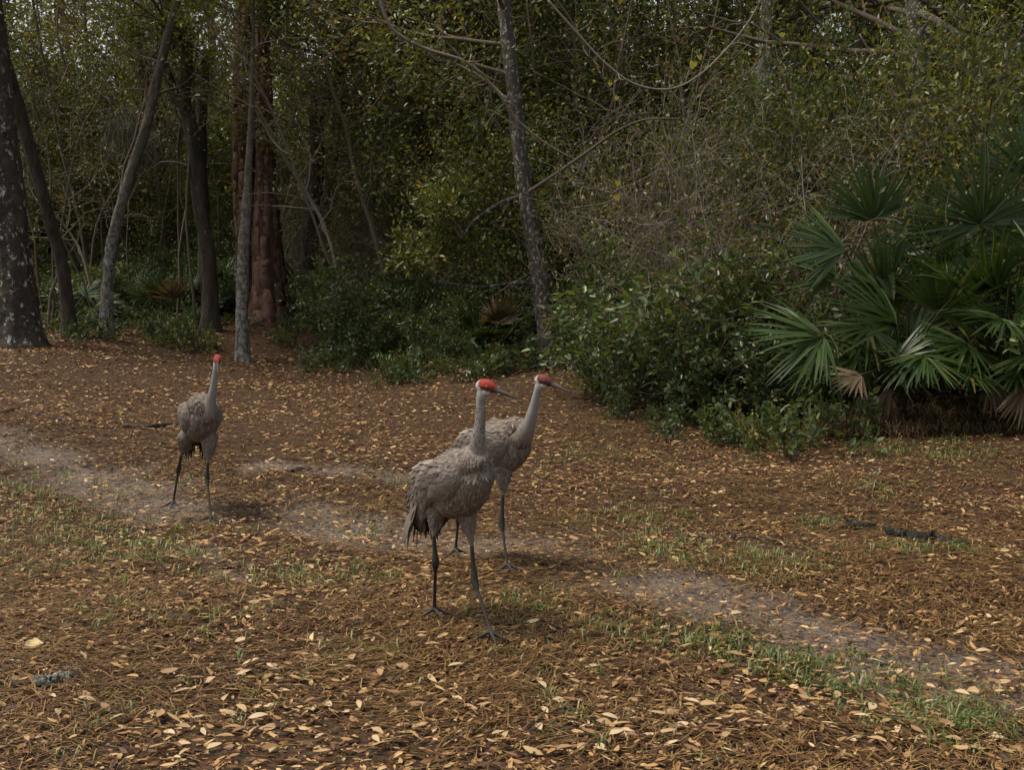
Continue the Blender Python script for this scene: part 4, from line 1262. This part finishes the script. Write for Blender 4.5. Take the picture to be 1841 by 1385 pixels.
def crane(label, hip, heading, legs, neck, headF, toes, seed, red=(.46, .045, .022), pitch=0.0):
    """hip: (px, depth); heading degrees to the right of 'towards the camera'; legs: lists of pixel points hip..foot; neck: pixel points base..head"""
    r = np.random.default_rng(seed)
    hx, hd = hip
    th = math.radians(heading)
    fwd = np.array([math.sin(th), -math.cos(th), 0])
    lat = np.cross(Z, fwd)
    org = np.array([at_px(hx, hd), hd, 0.])
    org[2] = H(org[0], org[1])

    def W2L(p):
        v = p - org
        return np.array([v @ fwd, v @ lat, v[2]])
    rotz = math.atan2(fwd[1], fwd[0])
    root = obj('crane', None, None, org, label, 'crane', None)
    root.rotation_euler = (0, 0, rotz)
    mb = MB()
    c_, s_ = math.cos(pitch), math.sin(pitch)

    def bp(x, z):
        return np.array([x * c_ - (z - .70) * s_, 0, .70 + x * s_ + (z - .70) * c_])
    # trunk of the bird, tail to chest
    sp_ = [(-.29, .49, .012, .012), (-.25, .53, .055, .045), (-.19, .585, .092, .09), (-.12, .63, .120, .135), (-.02, .668, .134, .170), (.07, .70, .136, .172), (.145, .735, .120, .140), (.19, .76, .088, .10), (.220, .785, .045, .05), (.232, .79, .012, .012)]
    P = catmull([bp(a, b) for a, b, _, _ in sp_], 40)
    RL = np.interp(np.linspace(0, 1, 40), np.linspace(0, 1, len(sp_)), [q[2] for q in sp_])
    RV = np.interp(np.linspace(0, 1, 40), np.linspace(0, 1, len(sp_)), [q[3] for q in sp_])
    tube(mb, P, RL * .84, 28, RV * .93, ref=(0, 1, 0))
    # folded wings
    WINGS = []
    for sgn in (-1, 1):
        wp = [(.175, .062, .73), (.145, .086, .73), (.08, .103, .722), (-.05, .110, .695), (-.14, .098, .63), (-.21, .078, .555), (-.255, .055, .49)]
        Q = catmull([bp(a, c) + np.array([0, sgn * b, 0]) for a, b, c in wp], 26)
        u = np.linspace(0, 1, 26)
        WINGS.append((Q, np.interp(u, [0, .12, .4, .75, 1], [.018, .03, .034, .026, .008]), np.interp(u, [0, .1, .25, .55, .85, 1], [.03, .052, .088, .095, .05, .015]), sgn))
        tube(mb, Q, np.interp(u, [0, .12, .4, .75, 1], [.018, .03, .034, .026, .008]), 18, np.interp(u, [0, .1, .25, .55, .85, 1], [.03, .052, .088, .095, .05, .015]), ref=(0, 1, 0))
    # neck and head
    NP = [W2L(px(*q)) for q in neck]
    hf = np.array(headF, float)
    hf = unit(np.array([hf @ fwd, hf @ lat, hf[2]]))
    neck_pts = [bp(.10, .74), bp(.165, .79)] + NP[:-1] + [NP[-1] - hf * .010 - Z * .004]
    n = 44
    Q = catmull(neck_pts, n)
    nr = [.115, .095] + list(np.interp(np.linspace(0, 1, len(NP)), [0, .25, .5, .75, 1], [.062, .036, .0245, .0210, .0262]))
    tube(mb, Q, np.interp(np.linspace(0, 1, n), np.linspace(0, 1, len(nr)), nr), 20)
    hs = unit(np.cross(Z, hf))
    hu = np.cross(hf, hs)
    hc = NP[-1]
    # head: egg from nape to the bill
    hp = [(-.038, -.010, .010, .012), (-.030, -.004, .024, .026), (-.012, .004, .0305, .034), (.014, .006, .029, .033), (.036, .001, .0225, .025), (.052, -.006, .014, .0165), (.066, -.011, .0095, .012)]
    Q = catmull([hc + hf * a + hu * b for a, b, _, _ in hp], 24)
    u = np.linspace(0, 1, 24)
    uu = np.linspace(0, 1, len(hp))
    tube(mb, Q, np.interp(u, uu, [q[2] for q in hp]), 18, np.interp(u, uu, [q[3] for q in hp]), ref=hs)
    Q = catmull([hc * .25 + NP[-2] * .75, hc * .62 + NP[-2] * .38 + hf * .004, hc - hu * .016 + hf * .009, hc + hf * .026 - hu * .005], 14)
    tube(mb, Q, np.interp(np.linspace(0, 1, 14), [0, .3, .68, 1], [.013, .022, .0275, .020]), 16)
    # bill
    Q = np.array([hc + hf * a + hu * b for a, b in ((.05, -.006), (.075, -.013), (.11, -.021), (.145, -.029), (.172, -.036))])
    tube(mb, Q, [.0115, .0095, .0075, .0055, .0036], 12, [.014, .012, .0085, .006, .0038], ref=hs)
    # legs
    LG = []
    for lg, tz in zip(legs, toes):
        pts = [W2L(px(*q)) for q in lg]
        foot = pts[-1]
        foot[2] = H(*px(*lg[-1])[:2]) - org[2] + .05
        hipp, feath, hock = pts[0], pts[1], pts[2]
        Q = catmull([hipp + Z * .13 + (np.array([0, 0, .62]) - hipp) * np.array([.3, .3, 0]), hipp + Z * .03, (hipp + feath) / 2, feath], 16)
        tube(mb, Q, np.interp(np.linspace(0, 1, 16), [0, .3, .6, .85, 1], [.03, .054, .036, .018, .0115]), 16, np.interp(np.linspace(0, 1, 16), [0, .3, .6, .85, 1], [.03, .062, .040, .019, .0115]))
        Q = catmull([feath + (hipp - feath) * .25, feath, hock], 14)
        tube(mb, Q, np.interp(np.linspace(0, 1, 14), [0, .5, .8, .92, 1], [.010, .0098, .0105, .017, .0195]), 12)
        Q = catmull([hock, hock + (foot - hock) * .5, foot], 16)
        tube(mb, Q, np.interp(np.linspace(0, 1, 16), [0, .07, .2, .9, 1], [.0195, .0165, .0088, .0085, .0125]), 12)
        LG.append((hipp, feath, hock, foot))
        for dx, dy, L in tz:                       # toes given as world offsets in x and y
            wv = np.array([dx, dy, 0.])
            tip = foot + np.array([wv @ fwd, wv @ lat, 0])
            wt = px(*lg[-1])[:2] + wv[:2]
            tip[2] = H(*wt) - org[2] + .022
            mid = foot * .45 + tip * .55
            mid[2] = tip[2] * .6 + foot[2] * .4 - .002
            tube(mb, catmull([foot, mid, tip], 9), np.linspace(.0105, .0052, 9), 8)
    me = mb.mesh('body_raw')
    tmp = bpy.data.objects.new('body_raw', me)
    COL.objects.link(tmp)
    rm = tmp.modifiers.new('r', 'REMESH')
    rm.mode = 'VOXEL'
    rm.voxel_size = .0039
    sm2 = tmp.modifiers.new('s', 'SMOOTH')
    sm2.factor, sm2.iterations = .5, 3
    dg = bpy.context.evaluated_depsgraph_get()
    me2 = bpy.data.meshes.new_from_object(tmp.evaluated_get(dg))
    bpy.data.objects.remove(tmp)
    bpy.data.meshes.remove(me)
    nv = len(me2.vertices)
    V = np.empty(nv * 3, np.float32)
    me2.vertices.foreach_get('co', V)
    V = V.reshape(-1, 3).astype(float)
    me2.polygons.foreach_set('use_smooth', np.ones(len(me2.polygons), bool))
    # natural colouring by region
    C = np.empty((nv, 3))
    C[:] = (.155, .125, .10)
    zrel = np.clip((V[:, 2] - .80) / .12, 0, 1)
    isneck = np.full(nv, 9.)
    QN = catmull(neck_pts, 60)
    for q in QN[12:]:
        isneck = np.minimum(isneck, np.linalg.norm(V - q, axis=1))
    nk = np.clip((.085 - isneck) / .04, 0, 1) * np.clip((V[:, 2] - (NP[0][2] - .06)) / .13, 0, 1)
    C += (np.array([.20, .187, .178]) - C) * (nk * np.clip((V[:, 2] - NP[0][2] + .03) / .2, .1, 1))[:, None]
    q = V - hc
    a, b, s3 = q @ hf, q @ hu, q @ hs
    near = np.linalg.norm(q, axis=1) < .075
    wf = np.clip((a * .4 + b + .062) / .045, 0, 1) * near * .85
    C += (np.array([.42, .41, .385]) - C) * wf[:, None]
    redm = near & (b > -.011 - .10 * np.maximum(a, 0)) & (a > -.022 + np.maximum(0, .012 - b) * .9) & (a < .066)
    if abs(headF[0]) < .5:
        redm &= ~((b < -.002) & (np.abs(s3) > .016) & (a < .036))
    rv = vnoise(V[:, 0] * 1 + V[:, 2] * .6, V[:, 1] + V[:, 2] * .8, 160, 5)
    nap = near & (a < -.018) & ~redm
    C[nap] = C[nap] * .6 + np.array([.24, .23, .215]) * .4
    C[redm] = np.array(red) * (1 + .28 * rv[redm])[:, None]
    lore = near & (a > .036) & (b < .008) & (a < .07) & (b > -.022)
    C[lore] = np.array([.085, .03, .024])
    eyer = redm & (b < .007 + .004 * rv)
    C[eyer] = np.array(red) * .38 + np.array([.012, .010, .008])
    bill = (a > .058 + .35 * (b + .01)) & (np.abs(s3) < .03) & (a < .2) & (np.abs(b) < .06)
    C[bill] = (.050, .049, .042)
    for hipp, feath, hock, foot in LG:
        for A, B in ((feath, hock), (hock, foot)):
            ab = B - A
            t = np.clip((V - A) @ ab / (ab @ ab), 0, 1)
            dd = np.linalg.norm(V - A - t[:, None] * ab, axis=1)
            C[(dd < .024) & (t > .04)] = (.030, .026, .023)
        fz = (np.hypot(V[:, 0] - foot[0], V[:, 1] - foot[1]) < .16) & (V[:, 2] < foot[2] + .03)
        C[fz] = (.032, .028, .025)
    ca = me2.color_attributes.new('col', 'FLOAT_COLOR', 'POINT')
    ca.data.foreach_set('color', np.concatenate([C, np.ones((nv, 1))], 1).astype(np.float32).ravel())
    me2.materials.clear()
    me2.materials.append(M['crane'])
    body = obj('body', me2, root)
    # eyes
    for sgn in (-1, 1):
        e = hc + hf * .020 + hu * .008 + hs * sgn * .0255
        mbe = MB()
        tube(mbe, np.array([e - hs * sgn * .006, e - hs * sgn * .002, e + hs * sgn * .002, e + hs * sgn * .0035]), [.0045, .0062, .0045, .001], 10)
        eo = obj('eye', mbe.mesh('eye', M['eye'], True), root)
        mbe = MB()
        tube(mbe, np.array([e + hs * sgn * .001, e + hs * sgn * .0045]), [.0034, .0018], 8)
        obj('pupil', mbe.mesh('pupil', M['pupil'], True), eo)
    # contour feathers over body and wings
    nm = np.empty(nv * 3, np.float32)
    me2.vertex_normals.foreach_get('vector', nm)
    nm = nm.reshape(-1, 3).astype(float)
    ok = (isneck > -1) & (np.linalg.norm(V - hc, axis=1) > .085) & (V[:, 0] < .27) & (C[:, 0] > .1)
    for hipp, feath, hock, foot in LG:
        ok &= V[:, 2] > min(feath[2] + .035, .5)
    ok &= ~((np.abs(V[:, 1]) > .075) & (V[:, 0] < .10) & (V[:, 2] > .60 + .45 * V[:, 0]))
    cand = np.nonzero(ok)[0]
    pick = r.choice(cand, min(5200, len(cand)), replace=False)
    p, nn = V[pick], nm[pick]
    flow = np.stack([-np.ones(len(p)), np.zeros(len(p)), -.75 - .6 * (np.abs(p[:, 1]) > .09)], 1)
    front = np.clip((p[:, 0] - .12) / .08, 0, 1)[:, None]
    flow = flow * (1 - front) + np.array([-.25, 0, -1]) * front + r.normal(0, .16, (len(p), 3))
    flow = unit(flow - nn * (flow * nn).sum(1, keepdims=True))
    Dv = unit(flow + nn * r.uniform(.035, .085, (len(p), 1)))
    back = np.clip((.15 - p[:, 0]) / .35, 0, 1)
    low = np.clip((.60 - p[:, 2]) / .06, 0, 1) * (np.abs(p[:, 0]) < .18)
    flow = None
    Lf = (.028 + .036 * back) * r.uniform(.8, 1.2, len(p)) * (1 - .45 * low) * (1 - .62 * nk[pick])
    mbf = MB()
    leaves(mbf, p + nn * .0005, Dv, nn, Lf, Lf * .40, -.10, .03, True)
    obj('plumage', mbf.mesh('plumage', M['feather']), body, kind='stuff')
    for Qw, rl_, rv_, sgn in WINGS:
        Tw, Aw, Bw = frames(Qw, (0, 1, 0))
        if Bw[10][2] < 0:
            Bw = -Bw
        Pw, Dw, Nw, Lw = [], [], [], []
        for row in range(9):
            for cu in range(20):
                u = (cu + .5 * (row % 2)) / 20 * 25
                i0 = min(int(u), 24)
                f = u - i0
                ph = math.radians(78 - row * 17 + r.normal(0, 3))
                c0 = Qw[i0] * (1 - f) + Qw[i0 + 1] * f
                a_, b_ = rl_[i0], rv_[i0]
                pt = c0 + Aw[i0] * sgn * a_ * math.cos(ph) + Bw[i0] * b_ * math.sin(ph)
                nv_ = unit(Aw[i0] * sgn * math.cos(ph) / max(a_, .01) + Bw[i0] * math.sin(ph) / max(b_, .01))
                dv = unit(Tw[i0] - Bw[i0] * (.25 + .25 * cu / 20) + r.normal(0, .05, 3))
                dv = unit(dv - nv_ * (dv @ nv_) + nv_ * .05)
                Pw.append(pt + nv_ * (.001 + .004 * (1 - cu / 20)))
                Dw.append(dv)
                Nw.append(nv_)
                Lw.append((.052 + .05 * cu / 20) * r.uniform(.9, 1.1))
        Lw = np.array(Lw)
        mbw = MB()
        leaves(mbw, Pw, Dw, Nw, Lw, Lw * .46, -.10, .05, True)
        obj('folded_wing', mbw.mesh('folded_wing', M['plume']), body, kind='stuff')
    # drooping plumes of the folded wings and dark flight feathers under them
    for q in range(18):
        sgn = -1 if q % 2 else 1
        t = q / 18
        x0 = -.09 - .14 * t + r.normal(0, .015)
        b0 = bp(x0, .66 - .12 * t) + np.array([0, sgn * (.10 - .05 * t), 0])
        L = r.uniform(.19, .27)
        dirn = unit(np.array([-.55, sgn * r.uniform(-.05, .12), -.75]))
        pts = [b0, b0 + dirn * L * .5 + np.array([-.01, sgn * .012, .004]), b0 + dirn * L + np.array([.01, 0, -.02])]
        Q = catmull(pts, 7)
        wd = np.array([.014, .025, .031, .031, .026, .016, .002])
        outv = unit(np.array([-.35, sgn * .9, .2]))
        sd = unit(np.cross(dirn, outv))
        Vv = np.concatenate([Q - sd * wd[:, None] - outv * .004, Q + outv * .003, Q + sd * wd[:, None] - outv * .004])
        F = []
        for i2 in range(6):
            F += [(i2, i2 + 7, i2 + 8, i2 + 1), (i2 + 7, i2 + 14, i2 + 15, i2 + 8)]
        obj('wing_plume', mesh_np('wing_plume', Vv, [np.array(F)], M['plume'], True), body)
    for q in range(16):
        sgn = -1 if q % 2 else 1
        x0 = -.20 - .06 * r.random()
        b0 = bp(x0, .545) + np.array([0, sgn * r.uniform(.015, .075), 0])
        L = r.uniform(.13, .21)
        dirn = unit(np.array([-.22 + r.normal(0, .1), sgn * r.uniform(-.05, .1), -1]))
        Q = catmull([b0, b0 + dirn * L * .5 + [-.01, 0, 0], b0 + dirn * L], 6)
        wd = np.array([.014, .019, .019, .015, .009, .001])
        outv = unit(np.array([-.5, sgn * .8, .1]))
        sd = unit(np.cross(dirn, outv))
        Vv = np.concatenate([Q - sd * wd[:, None] - outv * .003, Q, Q + sd * wd[:, None] - outv * .003])
        F = []
        for i2 in range(5):
            F += [(i2, i2 + 6, i2 + 7, i2 + 1), (i2 + 6, i2 + 12, i2 + 13, i2 + 7)]
        obj('flight_feather', mesh_np('flight_feather', Vv, [np.array(F)], M['quill'], True), body)
    return root


crane('grey crane with vivid red crown striding ahead on the sandy track', (816, 5.38), 36,
      [[(838, 915, 5.33), (848, 980, 5.32), (853, 1046, 5.30), (882, 1160, 5.16)], [(788, 912, 5.42), (780, 962, 5.40), (783, 1012, 5.41), (781, 1122, 5.53)]],
      [(856, 835, 5.24), (858, 800, 5.22), (863, 760, 5.21), (864, 728, 5.21), (872, 697, 5.20)], (.88, -.46, -.04),
      [[(.085, -.045, 0), (.03, -.10, 0), (-.075, -.04, 0), (-.01, .05, 0)], [(.12, -.045, 0), (.05, -.095, 0), (-.06, -.06, 0), (-.02, .05, 0)]], 1, (.235, .030, .018))
crane('grey crane with pale red crown walking just behind its companion, neck bent forward', (888, 6.6), 50,
      [[(906, 850, 6.52), (904, 890, 6.50), (902, 943, 6.50), (912, 1038, 6.40)], [(868, 855, 6.66), (835, 890, 6.72), (824, 936, 6.80), (819, 998, 6.84)]],
      [(938, 788, 6.44), (952, 760, 6.40), (960, 730, 6.38), (966, 705, 6.37), (975, 686, 6.36)], (.86, -.45, -.10),
      [[(.10, -.05, 0), (.04, -.09, 0), (-.06, -.05, 0), (-.02, .05, 0)], [(.075, .01, 0), (.04, -.12, 0), (-.06, -.10, 0), (-.02, .05, 0)]], 2, (.125, .030, .025), pitch=-.08)
crane('lone grey crane facing straight ahead, walking apart beside the shaded litter', (357, 8.25), 20,
      [[(376, 800, 8.17), (374, 832, 8.16), (372, 862, 8.18), (379, 932, 8.02)], [(334, 797, 8.30), (326, 818, 8.36), (321, 844, 8.42), (312, 908, 8.45)]],
      [(374, 748, 8.06), (379, 722, 8.04), (384, 695, 8.02), (387, 672, 8.01), (391.5, 648, 8.0)], (.235, -.93, -.26),
      [[(.07, -.05, 0), (.02, -.10, 0), (-.07, -.04, 0), (0, .05, 0)], [(.06, -.06, 0), (.015, -.15, 0), (-.07, -.09, 0), (0, .05, 0)]], 3, (.21, .028, .020))
